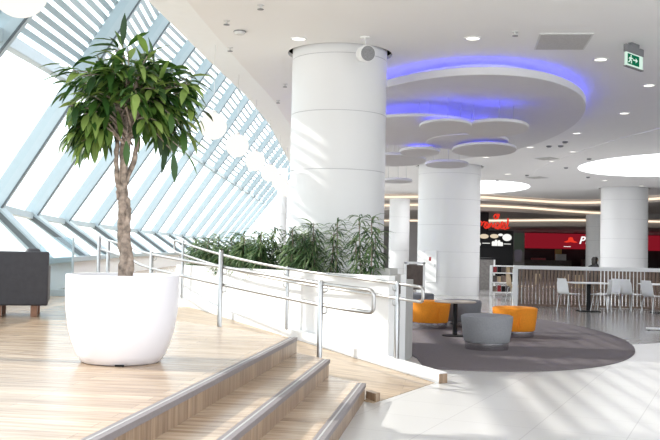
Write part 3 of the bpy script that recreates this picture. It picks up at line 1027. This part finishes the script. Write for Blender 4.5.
PL = [(0.075, 0.35, 0.84, 'tall spiky plant at the right end of the planter'), (0.150, 0.40, 0.86, 'tall spiky plant in front of the big column, second from the right end'),
      (0.255, 0.50, 0.80, 'spiky plant at the left edge of the big column with a tall bare tip'), (0.335, 0.40, 0.80, 'spiky plant left of the big column, fourth from the right end'),
      (0.385, 0.75, 0.78, 'spiky plant standing behind the fourth plant from the right end'), (0.43, 0.35, 0.72, 'spiky plant fifth from the right end along the front'),
      (0.50, 0.65, 0.74, 'spiky plant in the back row before the far window'), (0.535, 0.30, 0.66, 'leafy plant above the tall rail post in the front row'),
      (0.60, 0.60, 0.68, 'leafy plant in the back row left of the tall rail post'), (0.64, 0.28, 0.62, 'leafy plant in the front row left of the tall rail post'),
      (0.70, 0.62, 0.66, 'leafy plant in the back row near the left end of the planter'), (0.74, 0.30, 0.60, 'leafy plant in the front row near the left end of the planter'),
      (0.81, 0.62, 0.62, 'third plant from the left end of the planter'), (0.86, 0.32, 0.58, 'second plant from the left end of the planter'),
      (0.93, 0.50, 0.56, 'leftmost plant at the far left end of the planter')]
for i, (s, f_, h, lb) in enumerate(PL):
    p = row(s, f_)
    plant(p.x, p.y, h, 100 + i, lb, 1.0 if i < 3 else 1.45, 1.0 if i < 3 else 1.08)

# ------------------------------------------------------------------ handrails
def rail_loop(pts_top, pts_bot, rr, name, parent, loop_a=True, loop_b=True):
    """two pipes joined by rounded ends"""
    def bend(p, q, d, n=7):
        p, q = Vector(p), Vector(q)
        c = (p + q) / 2
        h = (p - q) / 2
        r_ = min(0.06, h.length * .6)
        d = Vector(d).normalized()
        out = []
        uz = h.normalized()
        for k_ in range(n):
            a = math.pi / 2 * k_ / (n - 1)
            out.append(p - uz * r_ + d * r_ * math.sin(a) + uz * r_ * math.cos(a))
        for k_ in range(n):
            a = math.pi / 2 * k_ / (n - 1)
            out.append(q + uz * r_ + d * r_ * math.cos(a) - uz * r_ * math.sin(a))
        return out
    top_ = smooth_path(pts_top, 5)
    bot_ = smooth_path(pts_bot, 5)
    d1 = top_[-1] - top_[-2]
    d0 = top_[0] - top_[1]
    path = list(top_)
    path += bend(top_[-1], bot_[-1], d1)
    path += list(reversed(bot_))
    if loop_a:
        path += list(reversed(bend(top_[0], bot_[0], d0)))
    return MB().tube(path, rr, 12, loop_a).build(name, M['rail'], parent, angle=60)

ra = thing('handrail', 'nearer steel double handrail between the wooden platform and the ramp', 'handrail')
A_top = [(-4.19, 16.5, 1.58), (-3.35, 15.0, 1.44), (-2.71, 13.6, 1.335), (-1.35, 11.4, 1.205), (-0.09, 9.8, 1.085), (0.42, 9.32, 1.045)]
A_bot = [(-4.19, 16.5, 1.38), (-3.35, 15.0, 1.24), (-2.71, 13.6, 1.125), (-1.35, 11.4, 0.985), (-0.09, 9.8, 0.855), (0.42, 9.32, 0.815)]
rail_loop(A_top, A_bot, 0.021, 'pipes', ra)
def post(parent, x, y, z0, z1, r_, brackets=(), bd=(0.0, 0.0)):
    q = MB()
    q.lathe([(0.0, z0), (r_ * 1.0, z0), (r_, z1 - 0.012), (r_ * .75, z1), (0, z1)], 16, (x, y, 0))
    p = q.build('post', M['steel'], parent)
    for zb in brackets:
        b_ = MB()
        b_.tube(smooth_path([(x, y, zb - 0.085), (x + bd[0] * .6, y + bd[1] * .6, zb - 0.085), (x + bd[0], y + bd[1], zb - 0.07), (x + bd[0], y + bd[1], zb - 0.018)], 4), 0.008, 8)
        b_.lathe([(0.0, -0.01), (0.014, -0.01), (0.014, 0.01), (0, 0.01)], 10, (x, y, zb - 0.085))
        b_.build('bracket', M['steel'], p)
    return p
def off(p, d): return (p[0] + d[0], p[1] + d[1])
SD = (0.07, -0.01)
post(ra, -0.085, 9.76, 0.11, 1.12, 0.030, (1.08, 0.85), SD)
post(ra, -1.36, 11.34, 0.27, 1.42, 0.030, (1.20, 0.98), SD)
post(ra, -2.66, 13.5, 0.45, 1.375, 0.030, (1.33, 1.12), SD)
post(ra, -4.22, 16.5, 0.50, 1.62, 0.032)
post(ra, -3.95, 16.1, 0.50, 1.54, 0.032)
rb = thing('handrail', 'farther steel double handrail on the white curb in front of the planter', 'handrail')
B_top = [(-2.55, 14.95, 1.555), (-1.66, 13.6, 1.355), (-0.56, 12.25, 1.185), (0.80, 10.75, 1.07), (1.06, 10.42, 1.045)]
B_bot = [(-2.55, 14.95, 1.365), (-1.66, 13.6, 1.175), (-0.56, 12.25, 1.015), (0.80, 10.75, 0.895), (1.06, 10.42, 0.875)]
rail_loop(B_top, B_bot, 0.019, 'pipes', rb)
for x, y, z1, lo_, hi_ in [(0.815, 10.70, 1.095, 0.895, 1.07), (-0.56, 12.29, 1.21, 1.015, 1.185), (-2.38, 14.66, 1.56, 1.33, 1.52)]:
    s_at = (Vector((x, y)) - RF).dot(WV)
    post(rb, x, y, ramp_z(s_at) + 0.10, z1, 0.024, (hi_, lo_), (-0.05, -0.03))

# ------------------------------------------------------------------ sofa and glass screen on the platform
sf = thing('sofa', 'charcoal leather sofa seen from behind at the left edge', 'sofa', (-4.25, 11.55, 0.5), R(15))
MB().box((0, 0.06, 0.50), (1.26, 0.13, 0.70)).build('back_panel', M['sofa'], sf, bevel=0.02)
MB().box((0, 0.46, 0.28), (1.24, 0.72, 0.24)).build('seat_base', M['sofa'], sf, bevel=0.02)
for sx in (-1, 1):
    MB().box((sx * 0.56, 0.46, 0.42), (0.13, 0.70, 0.48)).build('arm', M['sofa'], sf, bevel=0.02)
MB().box((0, 0.50, 0.46), (0.96, 0.66, 0.14)).build('seat_cushion', M['sofa'], sf, bevel=0.04)
for sx in (-.34, .42):
    MB().box((sx, 0.20, 0.74), (0.20, 0.14, 0.30)).build('headrest', M['sofa'], sf, bevel=0.05)
for sx in (-.48, .02, .46):
    for sy in (0.09, 0.74):
        MB().box((sx, sy, 0.082), (0.085, 0.085, 0.164)).build('leg', M['leg_wood'], sf, bevel=0.005)
gs = thing('glass_screen', 'clear glass screen standing behind the dark sofa', 'screen', (-5.14, 16.6, 0.5))
MB().box((0.12, 0, 0.60), (0.62, 0.02, 0.96)).build('pane', M['screen_glass'], gs, smooth=False)
MB().box((0.42, 0, 0.54), (0.035, 0.04, 1.08)).build('post', M['alu'], gs, bevel=0.004)
MB().box((0.12, 0, 0.06), (0.62, 0.05, 0.12)).build('base_rail', M['alu'], gs, bevel=0.004)

# ------------------------------------------------------------------ lounge: carpet, seats, table
CARP = [p for p in ellipse(2.03, 16.95, 3.17, 5.86, 96)]
cp = MB()
CARP = [(max(x, 1.22 + max(0, (y - 12.4)) * -0.2 if y < 16.5 else -1.0), y) for x, y in CARP]
cp.prism(CARP, 0.0, 0.012)
tag(cp.build('carpet', M['carpet'], smooth=False), 'dark grey oval carpet inlaid in the white tile floor', 'carpet')

def pouf(x, y, fab, lb, s=1.0, rz=0.0, pleats=False):
    t = thing('pouf', lb, 'pouf', (x, y, 0.012), rz, 'round upholstered poufs on the carpet')
    t.scale = (s, s, 1)
    MB().lathe([(0.0, 0), (0.322, 0), (0.325, 0.008), (0.325, 0.105), (0.318, 0.112), (0, 0.112)], 40).build('base', M['chrome'], t)
    MB().lathe([(0.0, 0.108), (0.330, 0.108), (0.345, 0.125), (0.366, 0.28), (0.385, 0.44), (0.388, 0.475), (0.378, 0.498), (0.350, 0.512), (0.25, 0.519), (0.0, 0.522)], 48).build('cushion', fab, t, angle=60)
    q = MB()
    q.tube([(0.384 * math.cos(a), 0.384 * math.sin(a), 0.488) for a in [2 * math.pi * k_ / 48 for k_ in range(48)]], 0.006, 6, True)
    q.build('piping', fab, t)
    if pleats:
        q = MB()
        for a0, a1, z1 in ((-1.62, -1.50, .42), (-1.50, -1.56, .36), (-1.72, -1.66, .30)):
            q.tube([((0.353 + .055 * u) * math.cos(a0 + (a1 - a0) * u), (0.353 + .055 * u) * math.sin(a0 + (a1 - a0) * u), 0.15 + (z1 - .15) * u) for u in [k_ / 6 for k_ in range(7)]], [.003, .006, .009, .010, .009, .006, .003], 6)
        q.build('pleat', fab, t)
pouf(2.40, 13.62, M['grey_fabric'], 'light grey round pouf nearest the camera', 1.0)
pouf(3.26, 15.75, M['orange'], 'orange round pouf on the right side of the table', 1.0, 0, True)
pouf(1.94, 17.2, M['orange'], 'orange round pouf on the left behind the rail ends', 1.0, 0.3, True)
pouf(2.62, 17.7, M['dark_fabric'], 'darker grey round pouf behind the coffee table', 1.0)
pouf(1.98, 20.2, M['dark_fabric'], 'darker grey round pouf farthest back behind the left orange one', 1.0)

ct = thing('coffee_table', 'round coffee table with a black pedestal between the poufs', 'table', (2.20, 15.62, 0.012))
MB().lathe([(0, 0.575), (0.34, 0.575), (0.36, 0.583), (0.36, 0.597), (0.35, 0.603), (0, 0.603)], 48).build('top', M['table_top'], ct, angle=30)
MB().lathe([(0, 0.012), (0.042, 0.012), (0.040, 0.575), (0, 0.575)], 20).build('pedestal', M['black'], ct)
MB().lathe([(0, 0.0), (0.22, 0.0), (0.22, 0.010), (0.05, 0.022), (0, 0.022)], 40).build('base', M['black'], ct)

# ------------------------------------------------------------------ food court
BA, BB = Vector((5.20, 25.15)), Vector((9.9, 24.72))
bd_ = (BB - BA).normalized()
bar_ = thing('slatted_barrier', 'long barrier of brown vertical slats under a white rail', 'barrier')
barang = math.atan2(bd_.y, bd_.x)
mid_ = (BA + BB) / 2
Ln = (BB - BA).length
MB().box((mid_.x, mid_.y, 1.08), (Ln + .1, 0.16, 0.10), barang).build('top_rail', M['white_gloss'], bar_, bevel=0.006)
MB().box((mid_.x, mid_.y, 0.04), (Ln, 0.07, 0.06), barang).build('bottom_rail', M['slat'], bar_, smooth=False)
for s in (0.0, Ln):
    p = BA + bd_ * s
    MB().box((p.x, p.y, 0.517), (0.13, 0.15, 1.028), barang).build('end_post', M['white_gloss'], bar_, bevel=0.006)
sl0 = None
ns = int((Ln - .2) / 0.098)
for k_ in range(ns):
    p = BA + bd_ * (0.13 + k_ * 0.098)
    if sl0 is None:
        sl0 = MB().box((0, 0, 0.55), (0.06, 0.07, 0.955), barang).build('slat', M['slat'], bar_, smooth=False)
        sl0.location = (p.x, p.y, 0)
    else:
        c = sl0.copy()
        COL.objects.link(c)
        c.location = (p.x, p.y, 0)
        c.parent = bar_

def make_chair(m_, lb, group):
    t = thing('cafe_chair', lb, 'chair', (0, 0, 0), 0, group)
    sh = MB()
    # one bent sheet: front edge of the seat, seat, curve, back   (faces +x)
    prof = [(0.23, 0.435), (0.20, 0.452), (0.05, 0.448), (-0.10, 0.442), (-0.165, 0.462), (-0.195, 0.52), (-0.215, 0.66), (-0.245, 0.84)]
    pr_ = smooth_path([(a, 0, b) for a, b in prof], 3)
    wid = [0.19 + 0.015 * math.sin(math.pi * i / (len(pr_) - 1)) - (0.03 if i > len(pr_) - 3 else 0) for i in range(len(pr_))]
    v_, f_ = [], []
    for i, p in enumerate(pr_):
        tn = (pr_[min(i + 1, len(pr_) - 1)] - pr_[max(i - 1, 0)]).normalized()
        nn = Vector((-tn.z, 0, tn.x)) * 0.007
        for s_ in (-1, 1):
            for q in (-1, 1):
                v_.append((p.x + nn.x * q, s_ * wid[i], p.z + nn.z * q))
    for i in range(len(pr_) - 1):
        a, b = i * 4, i * 4 + 4
        f_ += [(a, a + 2, b + 2, b), (a + 1, b + 1, b + 3, a + 3), (a, b, b + 1, a + 1), (a + 2, a + 3, b + 3, b + 2)]
    f_ += [(0, 1, 3, 2), tuple(len(v_) - 4 + j for j in (0, 2, 3, 1))]
    sh.add(v_, f_)
    sh.build('shell', m_, t, angle=50)
    for sx in (-1, 1):
        for sy in (-1, 1):
            MB().tube([(sx * 0.10, sy * 0.12, 0.438), (sx * 0.16, sy * 0.17, 0.40), (sx * 0.225, sy * 0.20, 0.004)], 0.012, 8).build('leg', M['steel'], t)
    return t
G1 = 'white chairs at the food court tables'
ch = make_chair(M['white_gloss'], 'white chair left of the nearest food court table', G1)
ch.location = (6.22, 23.35, 0.003)
ch.rotation_euler.z = R(28)
for x, y, rz, lb in [(7.05, 23.3, R(148), 'white chair right of the whole white table, inner one'), (7.44, 23.9, R(205), 'white chair right of the whole white table, outer one'),
                     (7.98, 23.8, R(32), 'white chair left of the right hand table, farther one'), (8.25, 22.9, R(24), 'white chair left of the right hand table, nearer one'),
                     (9.25, 23.2, R(150), 'white chair at the right edge beyond the right hand table')]:
    c = copy_tree(ch)
    c.location = (x, y, 0.003)
    c.rotation_euler.z = rz
    c['label'] = lb
ch['label'] = 'white chair facing right beside the left end of the white table'
G2 = 'wooden chairs behind the slatted barrier'
wc = make_chair(M['light_wood'], '', G2)
wl = [(5.75, 27.8, 10, 'wooden chair behind the barrier nearest its left end post'), (6.25, 28.2, 175, 'second wooden chair behind the barrier from the left end post'),
      (6.75, 27.8, -10, 'third wooden chair behind the barrier from the left end post'), (7.25, 28.3, 185, 'fourth wooden chair behind the barrier from the left end post'),
      (7.7, 27.9, 90, 'wooden chair behind the barrier turned away behind the left white chair')]
for i, (x, y, rz, lb) in enumerate(wl):
    c = wc if i == 0 else copy_tree(wc)
    c.location = (x, y, 0.003)
    c.rotation_euler.z = R(rz)
    c['label'] = lb

def make_table(lb, loc, w_, d_):
    t = thing('cafe_table', lb, 'table', loc, 0, 'white food court tables')
    MB().box((0, 0, 0.735), (w_, d_, 0.03)).build('top', M['white_gloss'], t, bevel=0.006)
    MB().box((0, 0, 0.37), (0.09, 0.09, 0.70)).build('pedestal', M['black'], t, bevel=0.004)
    q = MB()
    q.box((0, 0, 0.012), (0.52, 0.46, 0.024))
    q.build('base', M['black'], t, bevel=0.006)
    return t
make_table('white table with a black pedestal between two groups of white chairs', (6.72, 23.3, 0.003), 0.98, 0.7)
make_table('white table with a black pedestal at the right edge', (8.42 + .22, 23.3, 0.003), 1.05, 0.7)
ft = thing('table_foot', 'pale floor stand with a flat foot at the right edge', 'stand', (6.62, 17.8, 0.003))
MB().box((0, 0, 0.03), (0.66, 0.10, 0.035), R(-4)).build('foot', M['white_gloss'], ft, bevel=0.006)
MB().tube([(0.02, 0, 0.04), (0.10, 0, 0.5), (0.12, 0, 0.72)], 0.022, 10).build('stem', M['steel'], ft)
MB().box((0.32, 0, 0.73), (0.62, 0.5, 0.025)).build('top', M['white_gloss'], ft, bevel=0.005)
MB().lathe([(0, 0), (0.02, 0), (0.02, 0.014), (0, 0.014)], 10, (-0.28, 0.02, 0)).build('glide', M['black'], ft)

# service counter and shelf at the left end of the barrier
co = thing('counter', 'grey counter with a dark top right behind the middle column', 'counter', (6.22, 36.5, 0.003))
MB().box((-0.1, 0, 0.60), (0.95, 0.7, 1.20)).build('body', M['counter'], co, bevel=0.01)
MB().box((-0.1, 0, 1.235), (1.0, 0.76, 0.07)).build('top', M['black'], co, bevel=0.008)
MB().box((0.41, -.2, 0.6), (0.06, 0.34, 1.19)).build('side_panel', M['white_gloss'], co, smooth=False)
sh = thing('shelf_rack', 'open white rack with goods left of the slatted barrier', 'shelf', (6.0, 31.0, 0.003))
for z in (0.12, 0.45, 0.78, 1.02):
    MB().box((0, 0, z), (0.86, 0.4, 0.035)).build('shelf', M['white_gloss'], sh, smooth=False)
for sx in (-.42, .42):
    MB().box((sx, 0, 0.52), (0.03, 0.4, 1.03)).build('side', M['white_gloss'], sh, smooth=False)
GC = [M['slat'], M['brown'], M['red'], M['light_wood'], M['black']]
names = ['leftmost', 'second', 'third', 'fourth', 'rightmost']
for r_i, z in enumerate((0.138, 0.468, 0.798)):
    for k_ in range(5):
        q = MB().box((0, 0, 0.11), (0.11, 0.16, 0.22 if (k_ + r_i) % 2 else 0.19))
        b_ = q.build('goods_box', GC[(k_ * 2 + r_i) % 5], smooth=False)
        b_.location = (5.70 + k_ * 0.15, 31.0, 0.005 + z + (0.0 if (k_ + r_i) % 2 else -0.015))
        tag(b_, '%s small box on the %s shelf of the white rack' % (names[k_], ('bottom', 'middle', 'top')[r_i]), 'box', 'goods boxes on the white rack')

# kiosk with the red script sign and menu board
kw = MB()
kw.box((7.75, 50.42, 1.87), (2.2, 0.5, 3.74))
kw.box((9.55, 50.42, 1.36), (1.4, 0.5, 2.72))
tag(kw.build('kiosk_wall', M['black'], smooth=False), 'black kiosk wall behind the red script sign', 'wall panel')
mb_ = thing('menu_board', 'lit menu board with food pictures under the red script sign', 'menu board', (9.2, 50.1, 2.23))
MB().box((0, 0, 0), (1.95, 0.12, 0.80)).build('case', M['black'], mb_, bevel=0.01)
for x, z, a, b, m_ in [(-.62, .16, .26, .13, 'menu_food'), (-.05, .18, .24, .12, 'menu_food'), (.30, .26, .14, .07, 'menu_white'), (.66, .12, .26, .20, 'menu_white')]:
    MB().ellipsoid((x, -0.065, z), (a, 0.012, b), 18, 8).build('picture', M[m_], mb_)
for x, h in [(-.88, .18), (-.10, .26), (.05, .34), (.22, .32), (.36, .22)]:
    MB().lathe([(0, -.36), (.075, -.36), (.085, -.36 + h * .7), (.05, -.36 + h), (0, -.36 + h)], 12, (x, -0.065, 0), Matrix.Diagonal((1, .15, 1))).build('cup_picture', M['menu_white'], mb_)
MB().box((-.5, -0.066, -.22), (.42, 0.01, .035)).build('price_line', M['menu_white'], mb_, smooth=False)
MB().box((.68, -0.066, -.24), (.40, 0.01, .035)).build('price_line', M['menu_white'], mb_, smooth=False)

rs = thing('script_sign', 'glowing red script sign on the black kiosk', 'sign', (8.15, 49.3, 2.70))
def script(pts, r_=0.034):
    return MB().tube(smooth_path([(x, 0, z) for x, z in pts], 6), r_, 6).build('script_stroke', M['red_neon'], rs)
script([(0.0, .42), (.10, .50), (.18, .40), (.14, .26), (.26, .46), (.36, .44), (.30, .22), (.42, .12), (.52, .30), (.44, .46), (.40, .26), (.52, .14), (.60, .40), (.60, .16),
        (.70, .42), (.78, .18), (.88, .42), (.90, .16), (1.02, .14), (1.12, .34), (1.02, .44), (.98, .24), (1.10, .10), (1.22, .40), (1.30, .50), (1.22, .16), (1.36, .14), (1.48, .36), (1.38, .44), (1.34, .2), (1.50, .10), (1.62, .44), (1.60, .70), (1.56, .16), (1.70, .20)])
script([(.82, .74), (.90, .90), (1.02, .78), (1.12, .92), (1.06, .70), (.92, .64), (.84, .74)], 0.035)
script([(.95, .62), (1.02, .80), (1.0, .95)], 0.03)
MB().box((0.85, 0.06, 0.28), (1.5, 0.04, 0.05)).build('carrier', M['black'], rs, smooth=False)
MB().box((0.3, 0.45, 0.20), (0.05, 0.8, 0.05)).build('carrier', M['black'], rs, smooth=False)

ps = thing('poster_stand', 'tall green and grey poster panel left of the red shop front', 'poster', (12.2, 58.0, 0.003))
MB().box((0, 0, 1.42), (0.72, 0.10, 2.84)).build('board', M['grey_wall'], ps, bevel=0.01)
pg = leaf_mat('poster_print', [(0.20, 0.30, 0.20), (0.16, 0.24, 0.17), (0.25, 0.33, 0.24), (0.30, 0.30, 0.34)])
MB().box((0, -0.055, 2.2), (0.66, 0.012, 1.2)).build('green_print', pg, ps, smooth=False)
MB().lathe([(0, .0), (.20, .0), (.26, .7), (.2, .78), (0, .78)], 16, (-0.05, -0.055, 0.95), Matrix.Diagonal((1, .06, 1))).build('cup_print', mat('poster_cup', (0.42, 0.38, 0.46), 0.6), ps)

# red pizza shop front
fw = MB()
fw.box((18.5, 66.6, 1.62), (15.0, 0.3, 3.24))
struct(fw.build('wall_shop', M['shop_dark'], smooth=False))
gw = MB()
gw.box((15.5, 66.4, 3.24), (30.0, 0.2, 0.30))
struct(gw.build('trim_2', M['grey_wall'], smooth=False))
fa = thing('shop_fascia', 'long dark red fascia board of the pizza shop', 'sign board', (19.8, 66.0, 2.45))
MB().box((0, 0, 0), (11.2, 0.35, 1.12)).build('board', M['red_glow'], fa, bevel=0.02)
lg = thing('hat_logo', 'glowing red hat emblem on the dark red fascia', 'sign', (17.62, 65.78, 2.42))
hat = MB()
hp_ = [(-.50, -.02), (-.34, .04), (-.20, .10), (-.14, .30), (.0, .34), (.14, .31), (.22, .10), (.36, .03), (.52, -.03), (.30, -.07), (.0, -.02), (-.28, -.07)]
hat.add([(x, 0, z) for x, z in hp_] + [(x, .05, z) for x, z in hp_], [tuple(range(len(hp_))), tuple(range(2 * len(hp_) - 1, len(hp_) - 1, -1))] + [(i, len(hp_) + i, len(hp_) + (i + 1) % len(hp_), (i + 1) % len(hp_)) for i in range(len(hp_))])
hat.build('hat', M['red_neon'], lg, smooth=False)
MB().box((0, 0.09, 0.1), (0.3, 0.1, 0.06)).build('bracket', M['black'], lg, smooth=False)
MB().box((-.25, 0.0, -.36), (.5, 0.02, 0.035)).build('small_line', M['white_sign'], lg, smooth=False)

def text_mesh(body, size, m_, parent, name, shear=0.0, loc=(0, 0, 0), extrude=0.02):
    cu = bpy.data.curves.new(name, 'FONT')
    cu.body = body
    cu.size = size
    cu.shear = shear
    cu.extrude = extrude
    cu.offset = size * 0.02
    tmp = bpy.data.objects.new('tmp', cu)
    COL.objects.link(tmp)
    dg = bpy.context.evaluated_depsgraph_get()
    me = bpy.data.meshes.new_from_object(tmp.evaluated_get(dg))
    bpy.data.objects.remove(tmp)
    me.transform(Matrix.Rotation(R(90), 4, 'X'))
    me.materials.clear()
    me.materials.append(m_)
    o_ = bpy.data.objects.new(name, me)
    COL.objects.link(o_)
    o_.parent = parent
    o_.location = loc
    return o_
wd_ = thing('pizza_lettering', 'glowing white slanted letters beside the red hat emblem', 'sign', (18.22, 65.77, 2.30))
text_mesh('P', 0.75, M['white_sign'], wd_, 'letter', 0.3)
text_mesh('i', 0.62, M['white_sign'], wd_, 'letter', 0.3, (0.44, 0, 0))
text_mesh('zza', 0.62, M['white_sign'], wd_, 'letters', 0.3, (0.62, 0, 0))
MB().box((.7, 0.05, 0.2), (1.2, 0.02, 0.05)).build('carrier', M['black'], wd_, smooth=False)

# dim things inside the pizza shop
def shop_box(name, c, s, m_, lb, cat):
    b_ = MB().box((0, 0, s[2] / 2), s).build(name, m_, bevel=0.01)
    b_.location = c
    tag(b_, lb, cat)
shop_box('ochre_panel', (16.75, 65.9, 0.003), (0.42, 0.4, 1.85), M['yellow'], 'tall ochre panel in the dark shop under the hat emblem', 'panel')
shop_box('service_counter', (15.6, 64.6, 0.003), (3.4, 0.6, 1.05), M['brown'], 'dark brown service counter in front of the pizza shop', 'counter')
shop_box('display_case', (19.2, 64.5, 0.003), (2.2, 0.6, 1.15), M['brown'], 'brown display counter below the white lettering', 'counter')
shop_box('cash_register', (17.0, 64.5, 1.056), (0.7, 0.4, 0.45), M['grey_box'], 'pale grey register on the far shop counter', 'register')
bpy.data.objects['cash_register'].location = (16.6, 64.6, 1.056)
shop_box('red_tray', (15.0, 64.6, 1.056), (1.0, 0.35, 0.14), M['red'], 'red tray on the dark shop counter', 'tray')
shop_box('tall_cabinet', (4.75, 44.2, 0.003), (0.8, 0.5, 2.75), M['brown'], 'tall dark brown cabinet between the slim column and middle column', 'cabinet')
shop_box('back_panel', (6.0, 53.2, 0.003), (3.0, 0.4, 3.2), M['grey_wall'], 'grey wall panel behind the kiosk', 'wall panel')
# white frame left of the middle column
fr = thing('frame_stand', 'white frame standing left of the middle column behind the pier', 'stand', (2.78, 29.2, 0.003))
for sx in (-.30, .30):
    MB().box((sx, 0, 0.55), (0.07, 0.07, 1.10)).build('leg', M['white_gloss'], fr, smooth=False)
MB().box((0, 0, 1.09), (0.67, 0.07, 0.07)).build('crossbar', M['white_gloss'], fr, smooth=False)
MB().box((0.0, 0.02, 0.62), (0.53, 0.03, 0.8)).build('panel', M['brown'], fr, smooth=False)

# ------------------------------------------------------------------ people far behind the barrier
def person(x, y, rz, lb):
    t = thing('person', lb, 'person', (x, y, 0.003), rz)
    me = bpy.data.meshes.new('body')
    vts = [((0, 0, .50), .15), ((0, .01, .70), .145), ((0, .0, .90), .155), ((0, -.01, 1.02), .12), ((0, -.02, 1.10), .055), ((0, -.035, 1.17), .06), ((0, -.045, 1.25), .085), ((0, -.04, 1.31), .07)]
    eds = [(i, i + 1) for i in range(7)]
    for s in (-1, 1):
        b0 = len(vts)
        vts += [((s * .17, 0, .99), .06), ((s * .22, -.06, .76), .047), ((s * .15, -.26, .70), .038), ((s * .08, -.34, .71), .035)]
        eds += [(3, b0), (b0, b0 + 1), (b0 + 1, b0 + 2), (b0 + 2, b0 + 3)]
        b1 = len(vts)
        vts += [((s * .10, -.08, .49), .095), ((s * .12, -.42, .48), .065), ((s * .12, -.44, .10), .045), ((s * .12, -.54, .05), .04)]
        eds += [(0, b1), (b1, b1 + 1), (b1 + 1, b1 + 2), (b1 + 2, b1 + 3)]
    me.from_pydata([v_[0] for v_ in vts], eds, [])
    me.materials.append(M['coat'])
    ob = bpy.data.objects.new('body', me)
    COL.objects.link(ob)
    ob.parent = t
    sk = ob.modifiers.new('skin', 'SKIN')
    for i, v_ in enumerate(vts):
        me.skin_vertices[0].data[i].radius = (v_[1], v_[1])
    me.skin_vertices[0].data[0].use_root = True
    ob.modifiers.new('sub', 'SUBSURF').levels = 1
    h = MB()
    h.ellipsoid((0, -.045, 1.25), (.075, .09, .115), 14, 10)
    h.ellipsoid((0, -.135, 1.24), (.012, .016, .02), 8, 6)
    for s in (-1, 1):
        h.ellipsoid((s * .076, -.04, 1.245), (.01, .02, .028), 8, 6)
    h.build('face', M['skin'], t)
    h = MB()
    h.ellipsoid((0, -.015, 1.275), (.092, .098, .118), 14, 10)
    h.ellipsoid((0, .06, 1.17), (.085, .05, .12), 12, 8)
    h.build('hair', M['hair'], t)
    return t
person(10.4, 35.4, R(160), 'person with dark hair in dark clothes sitting behind the barrier')
person(12.42, 42.0, R(100), 'person with dark hair half hidden by the column behind the barrier')
def stool(x, y, lb):
    t = thing('stool', lb, 'stool', (x, y, 0.003), 0, 'dark stools under the seated people')
    MB().box((0, 0, 0.33), (0.36, 0.36, 0.05)).build('seat', M['brown'], t, bevel=0.008)
    for sx in (-.14, .14):
        for sy in (-.14, .14):
            MB().box((sx, sy, 0.15), (0.035, 0.035, 0.30)).build('leg', M['black'], t, smooth=False)
stool(10.4, 35.4, 'dark stool under the person sitting left of the right column')
stool(12.42, 42.0, 'dark stool under the person half hidden by the column')
